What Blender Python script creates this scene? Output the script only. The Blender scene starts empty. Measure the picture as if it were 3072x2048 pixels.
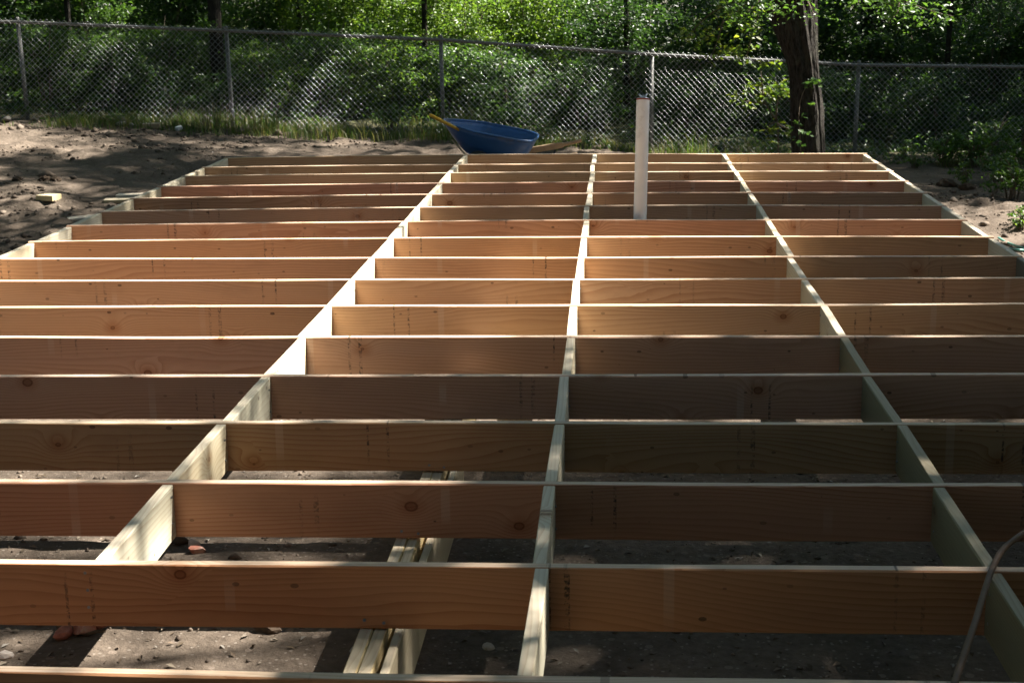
import bpy, math, random
import numpy as np
from mathutils import Vector, Matrix
from math import sin, cos, tan, pi, radians, sqrt

random.seed(7)
RNG = np.random.default_rng(11)
SC = bpy.context.scene
COL = SC.collection

# ------------------------------------------------------------------ camera, sky, sun, exposure
FPX, PITCH, YAW, ROLL = 4600.0, 0.2251, -0.0697, -0.0163      # focal length in photo pixels (3072 wide)
ZD = 0.45                                                     # top of the floor frame above the ground
CAMP = np.array([0.4236, -3.3, ZD + 1.5603])
_F = np.array([sin(YAW)*cos(PITCH), cos(YAW)*cos(PITCH), -sin(PITCH)])
_R0 = np.array([cos(YAW), -sin(YAW), 0.0])
_U0 = np.cross(_R0, _F)
_R = cos(ROLL)*_R0 + sin(ROLL)*_U0
_U = -sin(ROLL)*_R0 + cos(ROLL)*_U0
cam_d = bpy.data.cameras.new('camera')
cam_d.sensor_width = 36.0
cam_d.lens = FPX/3072*36
cam_d.clip_start = 0.05
cam_d.clip_end = 600
cam = bpy.data.objects.new('camera', cam_d)
COL.objects.link(cam)
m = Matrix.Identity(4)
for i in range(3):
    m[i][0], m[i][1], m[i][2], m[i][3] = _R[i], _U[i], -_F[i], CAMP[i]
cam.matrix_world = m
cam_d.dof.use_dof = True
cam_d.dof.focus_distance = 6.5
cam_d.dof.aperture_fstop = 11
SC.camera = cam

SUN_EL, SUN_AZ = radians(50), radians(24)                     # azimuth measured from +x towards +y
TOSUN = np.array([cos(SUN_EL)*cos(SUN_AZ), cos(SUN_EL)*sin(SUN_AZ), sin(SUN_EL)])
world = bpy.data.worlds.new('World')
SC.world = world
world.use_nodes = True
wn = world.node_tree
wn.nodes.clear()
sky = wn.nodes.new('ShaderNodeTexSky')
sky.sky_type = 'NISHITA'
sky.sun_disc = False
sky.sun_elevation = SUN_EL
sky.sun_rotation = radians(90) - SUN_AZ
sky.dust_density = 1.0
bg = wn.nodes.new('ShaderNodeBackground')
bg.inputs['Strength'].default_value = 0.05
out = wn.nodes.new('ShaderNodeOutputWorld')
wn.links.new(sky.outputs[0], bg.inputs[0])
wn.links.new(bg.outputs[0], out.inputs[0])
sun_d = bpy.data.lights.new('sun', 'SUN')
sun_d.energy = 5.0
sun_d.angle = radians(0.53)
sun_d.color = (1.0, 0.94, 0.85)
sun = bpy.data.objects.new('sun', sun_d)
COL.objects.link(sun)
sun.rotation_euler = Vector(-TOSUN).to_track_quat('-Z', 'Y').to_euler()
sun.location = (20, 0, 25)

vs = SC.view_settings
SC.display_settings.display_device = 'sRGB'
vs.view_transform = 'Standard'
vs.look = 'None'
vs.gamma = 1.0
vs.use_curve_mapping = False
vs.exposure = 2.4
SC.cycles.use_denoising = True
SC.cycles.max_bounces = 10
SC.cycles.diffuse_bounces = 6
SC.cycles.transmission_bounces = 4
SC.cycles.transparent_max_bounces = 8
SC.cycles.sample_clamp_indirect = 6.0

# ------------------------------------------------------------------ helpers
def ray(u, v):
    return _F + (u-1536)/FPX*_R + (1024-v)/FPX*_U

def on_plane(u, v, z):
    d = ray(u, v)
    t = (z-CAMP[2])/d[2]
    return CAMP + t*d

def at_depth(u, v, dep):
    return CAMP + dep*ray(u, v)

def hashn(ix, iy, s):
    h = (ix*374761393 + iy*668265263 + s*974711) & 0x7fffffff
    h = ((h ^ (h >> 13))*1274126177) & 0x7fffffff
    return ((h ^ (h >> 16)) & 0xffff)/65535.0

def vnoise(x, y, s=0):
    x = np.asarray(x, float); y = np.asarray(y, float)
    ix = np.floor(x).astype(np.int64); iy = np.floor(y).astype(np.int64)
    fx = x-ix; fy = y-iy
    fx = fx*fx*(3-2*fx); fy = fy*fy*(3-2*fy)
    a = hashn(ix, iy, s); b = hashn(ix+1, iy, s); c = hashn(ix, iy+1, s); d = hashn(ix+1, iy+1, s)
    return (a*(1-fx)+b*fx)*(1-fy) + (c*(1-fx)+d*fx)*fy

def fbm(x, y, s=0, oct=4):
    r = 0; a = .5; f = 1; t = 0
    for k in range(oct):
        r = r + a*vnoise(np.asarray(x)*f, np.asarray(y)*f, s+k*17); t += a
        a *= .5; f *= 2.03
    return r/t

def sstep(t):
    t = np.clip(t, 0, 1)
    return t*t*(3-2*t)

def tag(o, label=None, cat=None, group=None, kind=None):
    if label: o['label'] = label
    if cat: o['category'] = cat
    if group: o['group'] = group
    if kind: o['kind'] = kind
    return o

def empty(name, loc=(0, 0, 0)):
    o = bpy.data.objects.new(name, None)
    o.location = tuple(float(c) for c in loc)
    o.empty_display_size = .2
    COL.objects.link(o)
    return o

def mesh_obj(name, verts, faces, mat, parent=None, smooth=False, attrs=None, loc=None):
    """links ONE mesh object; verts are in world space unless loc is given"""
    me = bpy.data.meshes.new(name)
    verts = np.asarray(verts, float)
    if isinstance(faces, np.ndarray):
        n, k = faces.shape
        me.vertices.add(len(verts))
        me.vertices.foreach_set('co', verts.astype(np.float32).ravel())
        me.loops.add(n*k)
        me.loops.foreach_set('vertex_index', faces.astype(np.int32).ravel())
        me.polygons.add(n)
        me.polygons.foreach_set('loop_start', np.arange(0, n*k, k, dtype=np.int32))
        me.update(calc_edges=True)
    else:
        me.from_pydata([tuple(v) for v in verts], [], faces)
        me.update()
    if attrs:
        for nm, arr in attrs.items():
            at = me.attributes.new(nm, 'FLOAT_VECTOR', 'POINT')
            at.data.foreach_set('vector', np.asarray(arr, np.float32).ravel())
    if smooth:
        me.polygons.foreach_set('use_smooth', np.ones(len(me.polygons), dtype=bool))
    me.materials.append(mat)
    me.validate()
    o = bpy.data.objects.new(name, me)
    COL.objects.link(o)
    if parent is not None:
        o.parent = parent
        if loc is None:
            o.matrix_parent_inverse = parent.matrix_basis.inverted()
    if loc is not None:
        o.location = loc
    return o

class MB:
    """collects shapes into one mesh"""
    def __init__(s):
        s.v = []; s.f = []
    def add(s, v, f):
        b = len(s.v)
        s.v += [tuple(map(float, p)) for p in v]
        s.f += [tuple(b+i for i in q) for q in f]
    def tube(s, pts, rad, n=8, cap=True):
        pts = [Vector(p) for p in pts]
        if not hasattr(rad, '__len__'): rad = [rad]*len(pts)
        v = []; f = []
        up = Vector((0, 0, 1))
        prev = None
        for i, p in enumerate(pts):
            d = (pts[min(i+1, len(pts)-1)] - pts[max(i-1, 0)]).normalized()
            if prev is None:
                a = d.cross(up)
                if a.length < .05: a = d.cross(Vector((1, 0, 0)))
                a.normalize()
            else:
                a = (prev - d*prev.dot(d)).normalized()
            prev = a
            b = d.cross(a)
            for k in range(n):
                t = 2*pi*k/n
                v.append(p + (a*cos(t)+b*sin(t))*rad[i])
        for i in range(len(pts)-1):
            for k in range(n):
                k2 = (k+1) % n
                f.append((i*n+k, i*n+k2, (i+1)*n+k2, (i+1)*n+k))
        if cap:
            f.append(tuple(range(n-1, -1, -1)))
            f.append(tuple((len(pts)-1)*n+k for k in range(n)))
        s.add(v, f)
    def box(s, c, size, rot=None):
        v = []
        for dx in (-.5, .5):
            for dy in (-.5, .5):
                for dz in (-.5, .5):
                    p = Vector((dx*size[0], dy*size[1], dz*size[2]))
                    if rot is not None: p = rot @ p
                    v.append(Vector(c)+p)
        s.add(v, [(0, 1, 3, 2), (4, 6, 7, 5), (0, 4, 5, 1), (2, 3, 7, 6), (0, 2, 6, 4), (1, 5, 7, 3)])
    def build(s, name, mat, parent=None, smooth=False):
        return mesh_obj(name, s.v, s.f, mat, parent, smooth)

def smooth_path(pts, n=8):
    """Catmull-Rom through pts"""
    P = [np.array(p, float) for p in pts]
    P = [2*P[0]-P[1]] + P + [2*P[-1]-P[-2]]
    o = []
    for i in range(1, len(P)-2):
        for k in range(n):
            t = k/n
            o.append(.5*((2*P[i]) + (P[i+1]-P[i-1])*t + (2*P[i-1]-5*P[i]+4*P[i+1]-P[i+2])*t*t + (3*P[i]-P[i-1]-3*P[i+1]+P[i+2])*t**3))
    o.append(P[-2])
    return o

# ------------------------------------------------------------------ node helpers and materials
class NT:
    def __init__(s, name):
        s.m = bpy.data.materials.new(name)
        s.m.use_nodes = True
        s.t = s.m.node_tree
        s.t.nodes.clear()
        s.out = s.n('ShaderNodeOutputMaterial')
    def n(s, typ, **kw):
        nd = s.t.nodes.new(typ)
        for k, v in kw.items(): setattr(nd, k, v)
        return nd
    def put(s, sock, val):
        if isinstance(val, bpy.types.NodeSocket): s.t.links.new(val, sock)
        elif isinstance(val, tuple) and len(val) == 3 and sock.type == 'RGBA': sock.default_value = (*val, 1)
        else: sock.default_value = val
    def math(s, op, a, b=0.0, c=0.0, clamp=False):
        nd = s.n('ShaderNodeMath', operation=op, use_clamp=clamp)
        s.put(nd.inputs[0], a); s.put(nd.inputs[1], b); s.put(nd.inputs[2], c)
        return nd.outputs[0]
    def vmath(s, op, a, b=(0, 0, 0)):
        nd = s.n('ShaderNodeVectorMath', operation=op)
        s.put(nd.inputs[0], a); s.put(nd.inputs[1], b)
        return nd.outputs[0]
    def attr(s, name):
        nd = s.n('ShaderNodeAttribute', attribute_name=name)
        return nd
    def noise(s, vec, scale, detail=4, rough=.55, dist=0.0):
        nd = s.n('ShaderNodeTexNoise')
        s.put(nd.inputs['Vector'], vec)
        nd.inputs['Scale'].default_value = scale
        nd.inputs['Detail'].default_value = detail
        nd.inputs['Roughness'].default_value = rough
        nd.inputs['Distortion'].default_value = dist
        return nd.outputs[0]
    def voro(s, vec, scale, feature='F1', rand=1.0, dim='3D'):
        nd = s.n('ShaderNodeTexVoronoi', feature=feature, voronoi_dimensions=dim)
        s.put(nd.inputs['Vector'], vec)
        nd.inputs['Scale'].default_value = scale
        nd.inputs['Randomness'].default_value = rand
        return nd
    def mix(s, fac, a, b, mode='MIX'):
        nd = s.n('ShaderNodeMix', data_type='RGBA', blend_type=mode)
        s.put(nd.inputs[0], fac); s.put(nd.inputs[6], a); s.put(nd.inputs[7], b)
        return nd.outputs[2]
    def ramp(s, fac, stops):
        nd = s.n('ShaderNodeValToRGB')
        s.put(nd.inputs[0], fac)
        e = nd.color_ramp.elements
        while len(e) < len(stops): e.new(.5)
        for q, (p, c) in zip(e, stops):
            q.position = p
            q.color = (*c, 1) if isinstance(c, tuple) else (c, c, c, 1)
        return nd.outputs[0]
    def sep(s, vec):
        nd = s.n('ShaderNodeSeparateXYZ'); s.put(nd.inputs[0], vec); return nd.outputs
    def comb(s, x, y, z):
        nd = s.n('ShaderNodeCombineXYZ')
        s.put(nd.inputs[0], x); s.put(nd.inputs[1], y); s.put(nd.inputs[2], z)
        return nd.outputs[0]
    def bump(s, h, strength=.3, dist=.01):
        nd = s.n('ShaderNodeBump')
        s.put(nd.inputs['Height'], h)
        nd.inputs['Strength'].default_value = strength
        nd.inputs['Distance'].default_value = dist
        return nd.outputs[0]
    def bsdf(s, col, rough=.6, normal=None, metal=0.0, spec=.4, **kw):
        b = s.n('ShaderNodeBsdfPrincipled')
        s.put(b.inputs['Base Color'], col); s.put(b.inputs['Roughness'], rough)
        s.put(b.inputs['Metallic'], metal); s.put(b.inputs['Specular IOR Level'], spec)
        if normal is not None: s.put(b.inputs['Normal'], normal)
        for k, v in kw.items(): s.put(b.inputs[k], v)
        s.t.links.new(b.outputs[0], s.out.inputs[0])
        return b
    def pos(s):
        return s.n('ShaderNodeNewGeometry').outputs['Position']
    def obj(s):
        return s.n('ShaderNodeTexCoord').outputs['Object']

def wood_mat(name, ink=True, rings=46.0, contrast=.55, knots=1.0):
    """sawn softwood: needs point attributes wco (along, across, up) and tone (the board's own colour)"""
    w = NT(name)
    co = w.attr('wco').outputs['Vector']
    tone = w.attr('tone').outputs['Color']
    x, y, z = w.sep(co)
    # knots: sparse cells, stretched along the board
    kv = w.comb(w.math('MULTIPLY', x, 2.9), w.math('MULTIPLY', z, 3.7), 0.0)
    vo = w.voro(kv, 1.0, dim='2D')
    kd = vo.outputs['Distance']
    keep = w.math('GREATER_THAN', w.sep(vo.outputs['Color'])[0], .80)
    swell = w.math('MULTIPLY', w.math('EXPONENT', w.math('MULTIPLY', w.math('POWER', kd, 2.0), -26.0)), keep)
    # cathedral grain
    gv = w.comb(w.math('MULTIPLY', x, .42), w.math('MULTIPLY', y, 2.0), w.math('MULTIPLY', z, 2.6))
    big = w.noise(gv, 1.0, 2.0, .45)
    gv2 = w.comb(w.math('MULTIPLY', x, 2.2), y, w.math('MULTIPLY', z, 11.0))
    small = w.noise(gv2, 1.0, 3.0, .5)
    ph = w.math('ADD', w.math('MULTIPLY', z, rings), w.math('MULTIPLY', big, 21.0))
    ph = w.math('ADD', ph, w.math('MULTIPLY', small, 1.5))
    ph = w.math('ADD', ph, w.math('MULTIPLY', y, 60.0))
    ph = w.math('ADD', ph, w.math('MULTIPLY', swell, 3.4*knots))
    fr = w.math('FRACT', ph)
    late = w.math('POWER', fr, 2.2)                      # latewood band, sharp on one side
    amt = w.noise(w.comb(w.math('MULTIPLY', x, .5), y, w.math('MULTIPLY', z, 5.0)), 1.3, 2.0)
    late = w.math('MULTIPLY', late, w.math('MULTIPLY_ADD', amt, 1.5, -.1, clamp=True))
    fib = w.noise(w.comb(w.math('MULTIPLY', x, 5.0), w.math('MULTIPLY', y, 250.0), w.math('MULTIPLY', z, 330.0)), 1.0, 2.0, .6)
    c = w.mix(w.math('MULTIPLY', late, contrast), tone, w.mix(1.0, tone, (.56, .37, .23), 'MULTIPLY'))
    c = w.mix(w.math('MULTIPLY_ADD', fib, .9, -.22, clamp=True), w.mix(1.0, c, (.84, .82, .80), 'MULTIPLY'), c)
    # slow colour drift along the board: heartwood and sapwood
    dr = w.noise(w.comb(w.math('MULTIPLY', x, .55), y, w.math('MULTIPLY', z, 6.0)), 1.0, 3.0)
    c = w.mix(w.ramp(dr, [(.35, 0.0), (.72, .8)]), c, w.mix(1.0, c, (1.07, 1.02, .92), 'MULTIPLY'))
    dirt = w.noise(w.comb(w.math('MULTIPLY', x, 1.1), y, w.math('MULTIPLY', z, 3.0)), 2.1, 5.0, .65)
    c = w.mix(w.ramp(dirt, [(.52, 0.0), (.78, .45)]), c, w.mix(1.0, c, (.60, .57, .55), 'MULTIPLY'))
    krad = w.math('MULTIPLY_ADD', w.sep(vo.outputs['Color'])[1], .062, .022)
    kq = w.math('DIVIDE', w.math('ADD', kd, w.math('MULTIPLY', small, .012)), krad)
    core = w.math('MULTIPLY', w.ramp(kq, [(0.0, .55), (.55, .50), (.80, 1.0), (.98, .0)]), keep)
    halo = w.math('MULTIPLY', w.ramp(kd, [(.05, .75), (.17, 0.0)]), keep)
    c = w.mix(w.math('MULTIPLY', halo, .75), c, w.mix(1.0, c, (.68, .46, .30), 'MULTIPLY'))
    c = w.mix(w.math('MULTIPLY', core, .9), c, w.mix(1.0, c, (.34, .22, .15), 'MULTIPLY'))
    # tiny pin knots
    pv = w.voro(w.comb(w.math('MULTIPLY', x, 7.0), w.math('MULTIPLY', z, 12.0), 0.0), 1.0, dim='2D')
    pin = w.math('MULTIPLY', w.math('LESS_THAN', w.math('ADD', pv.outputs['Distance'], w.math('MULTIPLY', small, .05)), w.math('MULTIPLY_ADD', w.sep(pv.outputs['Color'])[0], .075, .035)), w.math('GREATER_THAN', w.sep(pv.outputs['Color'])[1], .72))
    c = w.mix(w.math('MULTIPLY', pin, w.math('MULTIPLY_ADD', w.sep(pv.outputs['Color'])[2], .6, .25)), c, (.10, .055, .03))
    if ink:                                              # broken rows of black mill ink across the board
        seg = w.math('FRACT', w.math('MULTIPLY', x, .43))
        rows = None
        for p, wd in ((.30, .0026), (.322, .0036), (.71, .0018), (.742, .0022)):
            q = w.math('LESS_THAN', w.math('ABSOLUTE', w.math('SUBTRACT', seg, p)), wd)
            rows = q if rows is None else w.math('MAXIMUM', rows, q)
        br = w.noise(w.comb(w.math('MULTIPLY', x, 60.0), y, w.math('MULTIPLY', z, 75.0)), 1.0, 3.0, .8)
        pt = w.noise(w.comb(w.math('MULTIPLY', x, .8), y, w.math('MULTIPLY', z, 7.0)), 1.0, 1.0)
        im = w.math('MULTIPLY', rows, w.ramp(br, [(.46, 0.0), (.60, 1.0)]))
        im = w.math('MULTIPLY', im, w.ramp(pt, [(.38, 0.0), (.60, .85)]))
        c = w.mix(im, c, (.028, .026, .026))
        # pale chalky strips left by the stacking sticks
        st = w.math('FRACT', w.math('MULTIPLY_ADD', x, .81, .13))
        sm = w.math('LESS_THAN', w.math('ABSOLUTE', w.math('SUBTRACT', st, .5)), .012)
        c = w.mix(w.math('MULTIPLY', w.math('MULTIPLY', sm, .16), w.ramp(pt, [(.42, 0.0), (.6, 1.0)])), c, (.80, .70, .60))
    h = w.math('ADD', w.math('MULTIPLY', fib, .5), w.math('MULTIPLY', late, .35))
    w.bsdf(c, .58, w.bump(h, .25, .0012), spec=.3)
    return w.m

M = {}
M['fir'] = wood_mat('fir_lumber', contrast=.78)
M['pine'] = wood_mat('treated_pine', ink=False, rings=62.0, contrast=.55)

def leaf_mat(name, trans=.45, rough=.42, spec=.45, sat=1.0):
    w = NT(name)
    c = w.attr('tone').outputs['Color']
    d = w.n('ShaderNodeBsdfPrincipled')
    w.put(d.inputs['Base Color'], c)
    d.inputs['Roughness'].default_value = rough
    d.inputs['Specular IOR Level'].default_value = spec
    t = w.n('ShaderNodeBsdfTranslucent')
    w.put(t.inputs[0], w.mix(1.0, c, (1.7, 1.75, .75), 'MULTIPLY'))
    mx = w.n('ShaderNodeMixShader')
    mx.inputs[0].default_value = trans
    w.t.links.new(d.outputs[0], mx.inputs[1]); w.t.links.new(t.outputs[0], mx.inputs[2])
    w.t.links.new(mx.outputs[0], w.out.inputs[0])
    return w.m
M['leaf'] = leaf_mat('leaf')
M['grass'] = leaf_mat('grass_blade', .4, .5, .3)

def bark_mat(name, a, b, sc=1.0):
    w = NT(name)
    p = w.obj()
    st = w.vmath('MULTIPLY', p, (1, 1, .18))
    r = w.noise(st, 34.0*sc, 6, .7)
    q = w.noise(p, 7.0, 4)
    c = w.mix(w.ramp(r, [(.38, 0.0), (.66, 1.0)]), a, b)
    c = w.mix(w.ramp(q, [(.5, 0.0), (.8, .5)]), c, (.10, .105, .075))
    w.bsdf(c, .9, w.bump(r, 1.0, .05), spec=.12)
    return w.m
M['bark'] = bark_mat('furrowed_bark', (.012, .0108, .0095), (.070, .061, .052))
M['bark_dark'] = bark_mat('dark_bark', (.014, .012, .010), (.045, .039, .032))
M['twig'] = bark_mat('twig_bark', (.11, .085, .06), (.24, .20, .15), 2.0)

def dirt_mat():
    w = NT('bare_dirt')
    p = w.pos()
    big = w.noise(p, .55, 5, .6)
    mid = w.noise(p, 3.1, 6, .65)
    fine = w.noise(p, 26.0, 5, .7)
    c = w.mix(w.ramp(big, [(.36, 0.0), (.62, 1.0)]), (.098, .078, .061), (.160, .127, .099))
    c = w.mix(w.ramp(mid, [(.46, 0.0), (.70, .75)]), c, (.075, .056, .042))
    c = w.mix(w.ramp(fine, [(.35, .55), (.60, 0.0)]), c, (.050, .039, .030))
    v = w.voro(p, 62.0)
    keep = w.math('GREATER_THAN', w.sep(v.outputs['Color'])[0], w.math('MULTIPLY_ADD', mid, -.5, 1.12))
    chip = w.math('MULTIPLY', w.math('LESS_THAN', v.outputs['Distance'], .34), keep)
    c = w.mix(w.math('MULTIPLY', chip, .5), c, (.27, .235, .20))
    v2 = w.voro(p, 21.0)
    peb = w.math('MULTIPLY', w.math('LESS_THAN', v2.outputs['Distance'], .30), w.math('GREATER_THAN', w.sep(v2.outputs['Color'])[1], .88))
    c = w.mix(w.math('MULTIPLY', peb, .6), c, (.20, .16, .13))
    yy = w.math('ADD', w.sep(p)[1], w.math('MULTIPLY', w.sep(p)[0], -.07))
    moss = w.math('MULTIPLY', w.math('SUBTRACT', w.math('ADD', yy, mid), 16.4), .7, clamp=True)
    c = w.mix(moss, c, w.mix(fine, (.028, .036, .014), (.075, .072, .034)))
    h = w.math('ADD', w.math('MULTIPLY', mid, .8), w.math('ADD', w.math('MULTIPLY', fine, .45), w.math('MULTIPLY', chip, .12)))
    w.bsdf(c, .95, w.bump(h, .9, .035), spec=.1)
    return w.m
M['dirt'] = dirt_mat()

def simple(name, col, rough=.5, metal=0.0, spec=.4, var=.25, scale=9.0, bump=.0, dirt=None, dirt_lo=.52, dirt_hi=.72):
    w = NT(name)
    p = w.obj()
    n = w.noise(p, scale, 5, .6)
    c = w.mix(w.ramp(n, [(.3, 0.0), (.75, 1.0)]), tuple(k*(1-var) for k in col), tuple(min(1, k*(1+var)) for k in col))
    r = rough
    if dirt is not None:
        q = w.noise(p, scale*.55, 6, .7)
        f = w.ramp(q, [(dirt_lo, 0.0), (dirt_hi, 1.0)])
        c = w.mix(f, c, dirt)
        r = w.math('MULTIPLY_ADD', f, .9-rough, rough)
    w.bsdf(c, r, w.bump(n, bump, .01) if bump else None, metal, spec)
    return w.m
M['galv'] = simple('galvanised_steel', (.15, .15, .142), .55, .35, .5, .12, 14)
M['wire'] = simple('galvanised_wire', (.40, .41, .42), .32, .95, .5, .10, 30)
M['pvc'] = simple('white_pvc', (.86, .86, .85), .38, 0, .5, .05, 5, 0, (.30, .27, .24), .56, .80)
M['rubber_red'] = simple('red_rubber', (.30, .07, .05), .6)
M['zinc'] = simple('zinc_wing_nut', (.62, .64, .68), .3, .9, .5, .1)
M['blue'] = simple('blue_plastic', (.036, .118, .31), .36, 0, .5, .10, 4, 0, (.20, .19, .15), .54, .78)
M['mud'] = simple('dried_mortar', (.34, .29, .21), .95, 0, .1, .25, 14, .5)
M['ash'] = simple('weathered_ash_wood', (.36, .25, .15), .65, 0, .3, .2, 12)
M['yellow'] = simple('yellow_fibreglass', (.58, .36, .035), .4, 0, .4, .15, 8)
M['black_steel'] = simple('black_steel', (.03, .03, .032), .5, .6, .4)
M['tyre'] = simple('black_rubber', (.025, .025, .025), .8)
M['hose'] = simple('brown_rubber_hose', (.120, .070, .042), .65, 0, .35, .2, 25, .1)
M['green_hose'] = simple('green_vinyl_hose', (.10, .30, .25), .35, 0, .5, .15, 9)
M['brick'] = simple('red_brick', (.33, .135, .095), .9, 0, .2, .35, 22, .6, (.34, .28, .23), .5, .7)
M['paver'] = simple('dusty_brick_paver', (.21, .165, .135), .95, 0, .15, .3, 11, .4, (.13, .10, .078), .42, .66)
M['stone'] = simple('pale_stone', (.42, .37, .33), .9, 0, .2, .25, 14, .5, (.17, .13, .10), .5, .7)
M['paper'] = simple('white_paper', (.74, .74, .74), .8, 0, .2, .08, 10)
M['clod'] = simple('dark_soil_clod', (.085, .062, .045), .97, 0, .1, .4, 18, .8)
M['nail'] = simple('steel_nail', (.30, .31, .33), .4, .9)

# ------------------------------------------------------------------ the terrain
POSTS = [(50, 62), (676, 88), (1321, 115), (1956, 159), (2578, 191)]        # where the post tops stand in the photo
FD, FH = 19.0, 1.22
TOPS = [at_depth(u, v, FD) for u, v in POSTS]
d0 = TOPS[1]-TOPS[0]; d1 = TOPS[-1]-TOPS[-2]
TOPS = [TOPS[0]-d0*np.array([1, 1, .6])*k for k in (2, 1)] + TOPS + [TOPS[-1]+d1*np.array([1, 1, .4])*k for k in (1, 2)]
TOPS = np.array(TOPS)
FX, FY, FZ = TOPS[:, 0], TOPS[:, 1], TOPS[:, 2]-FH
def fence_y(x):
    return np.interp(x, FX, FY)
def gz_base(x, y):
    x = np.asarray(x, float); y = np.asarray(y, float)
    yf = fence_y(x); zf = np.interp(x, FX, FZ)
    t = sstep((y-4.0)/(yf-4.0))
    z = zf*t + np.clip(y-yf, 0, 30)*.012
    z = z + .10*sstep((-x-3.2)/2.5)*sstep((y-1)/4)*(1-t)
    return z
def gz(x, y):
    x = np.asarray(x, float); y = np.asarray(y, float)
    under = sstep((x+4.0)/.6)*sstep((3.4-x)/.6)*sstep((11.9-y)/.5)
    a = .020 + .035*(1-under)
    z = gz_base(x, y) + a*(fbm(x*1.7, y*1.7, 3, 4)-.5)*1.6
    z = z + (.012+.050*(1-under)*sstep((fbm(x*.9, y*.9, 12, 2)-.3)*3))*(fbm(x*6.5, y*6.5, 9, 3)-.5)*1.7
    # a ridge of turned soil behind the far end of the frame
    rd = np.exp(-((y-12.9)/.7)**2)*sstep((x+2.5)/1.0)
    z = z + rd*.10*(fbm(x*2.6, y*2.6, 21, 4)-.25)
    rr = np.exp(-((x-4.6)/.8)**2)*sstep((y-6.5)/2)*sstep((13.5-y)/1.5)
    z = z + rr*.22*(fbm(x*2.2, y*2.2, 31, 4)-.3)
    return z
def ground_hit(u, v):
    d = ray(u, v)
    t = 2.0
    for _ in range(2000):
        p = CAMP + d*t
        if p[2] <= float(gz(p[0], p[1])): return p
        t += .02
    return p

def axis_coords(lo, hi, step, far, grow=1.28):
    c = list(np.arange(lo, hi+1e-6, step))
    s = step; x = hi
    while x < far:
        s *= grow; x += s; c.append(x)
    s = step; x = lo; pre = []
    while x > -far:
        s *= grow; x -= s; pre.append(x)
    return np.array(pre[::-1]+c)
gx = axis_coords(-8.6, 7.0, .055, 120)
gy = axis_coords(-.6, 17.2, .055, 130)
GX, GY = np.meshgrid(gx, gy)
GZ = gz(GX, GY)
nx, ny = len(gx), len(gy)
ii = np.arange(nx*ny).reshape(ny, nx)
gf = np.stack([ii[:-1, :-1], ii[:-1, 1:], ii[1:, 1:], ii[1:, :-1]], -1).reshape(-1, 4)
ground = mesh_obj('ground', np.stack([GX, GY, GZ], -1).reshape(-1, 3), gf, M['dirt'], smooth=True)
tag(ground, 'bare brown dirt yard sloping up to the fence', kind='structure')

# ------------------------------------------------------------------ lumber
BSEED = [0]
def board(name, path, height, thick, tone, mat, parent, wane=.003, seed=None, cup=0.0):
    """a sawn board on edge: path is a list of (x, y, z of the top), swept with eased edges"""
    BSEED[0] += 1
    sd = BSEED[0] if seed is None else seed
    P = np.array(path, float)
    n = len(P)
    d = np.gradient(P[:, :2], axis=0)
    d /= np.linalg.norm(d, axis=1)[:, None]
    nrm = np.stack([d[:, 1], -d[:, 0]], -1)              # to the right of the direction of travel
    s = np.concatenate([[0], np.cumsum(np.linalg.norm(np.diff(P[:, :2], axis=0), axis=1))])
    h = thick/2
    v = []; wco = []
    ox, oz = (sd*3.17) % 41.0, (sd*1.73) % 23.0
    for i in range(n):
        wn1 = wane*(0.6+1.6*max(0, float(vnoise(s[i]*2.3+sd*7.7, sd, 4))-.35))
        wn2 = wane*(0.6+1.6*max(0, float(vnoise(s[i]*2.0+sd*3.1, sd, 5))-.35))
        sec = [(h-wn1, 0), (h, -wn1), (h, -height+.003), (h-.003, -height), (-h+.003, -height), (-h, -height+.003), (-h, -wn2), (-h+wn2, 0)]
        wv = (float(vnoise(s[i]*1.1+sd*5.3, sd, 6))-.5)*.003
        sec += [sec[7], sec[0]]                           # the top edge has its own vertices and a paler colour
        for a, b in sec:
            q = P[i, :2] + nrm[i]*(a + wv)
            v.append((q[0], q[1], P[i, 2]+b))
            wco.append((s[i]+ox, a + sd*.37, b+oz))
    f = []
    for i in range(n-1):
        for k in range(7):
            f.append((i*10+k, i*10+k+1, (i+1)*10+k+1, (i+1)*10+k))
        f.append((i*10+8, i*10+9, (i+1)*10+9, (i+1)*10+8))
    f.append(tuple(range(7, -1, -1)))
    f.append(tuple((n-1)*10+k for k in range(8)))
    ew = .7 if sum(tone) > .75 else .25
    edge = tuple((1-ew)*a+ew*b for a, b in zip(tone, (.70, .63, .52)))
    return mesh_obj(name, v, f, mat, parent, attrs={'wco': wco, 'tone': ([tone]*8+[edge]*2)*n})

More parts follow.
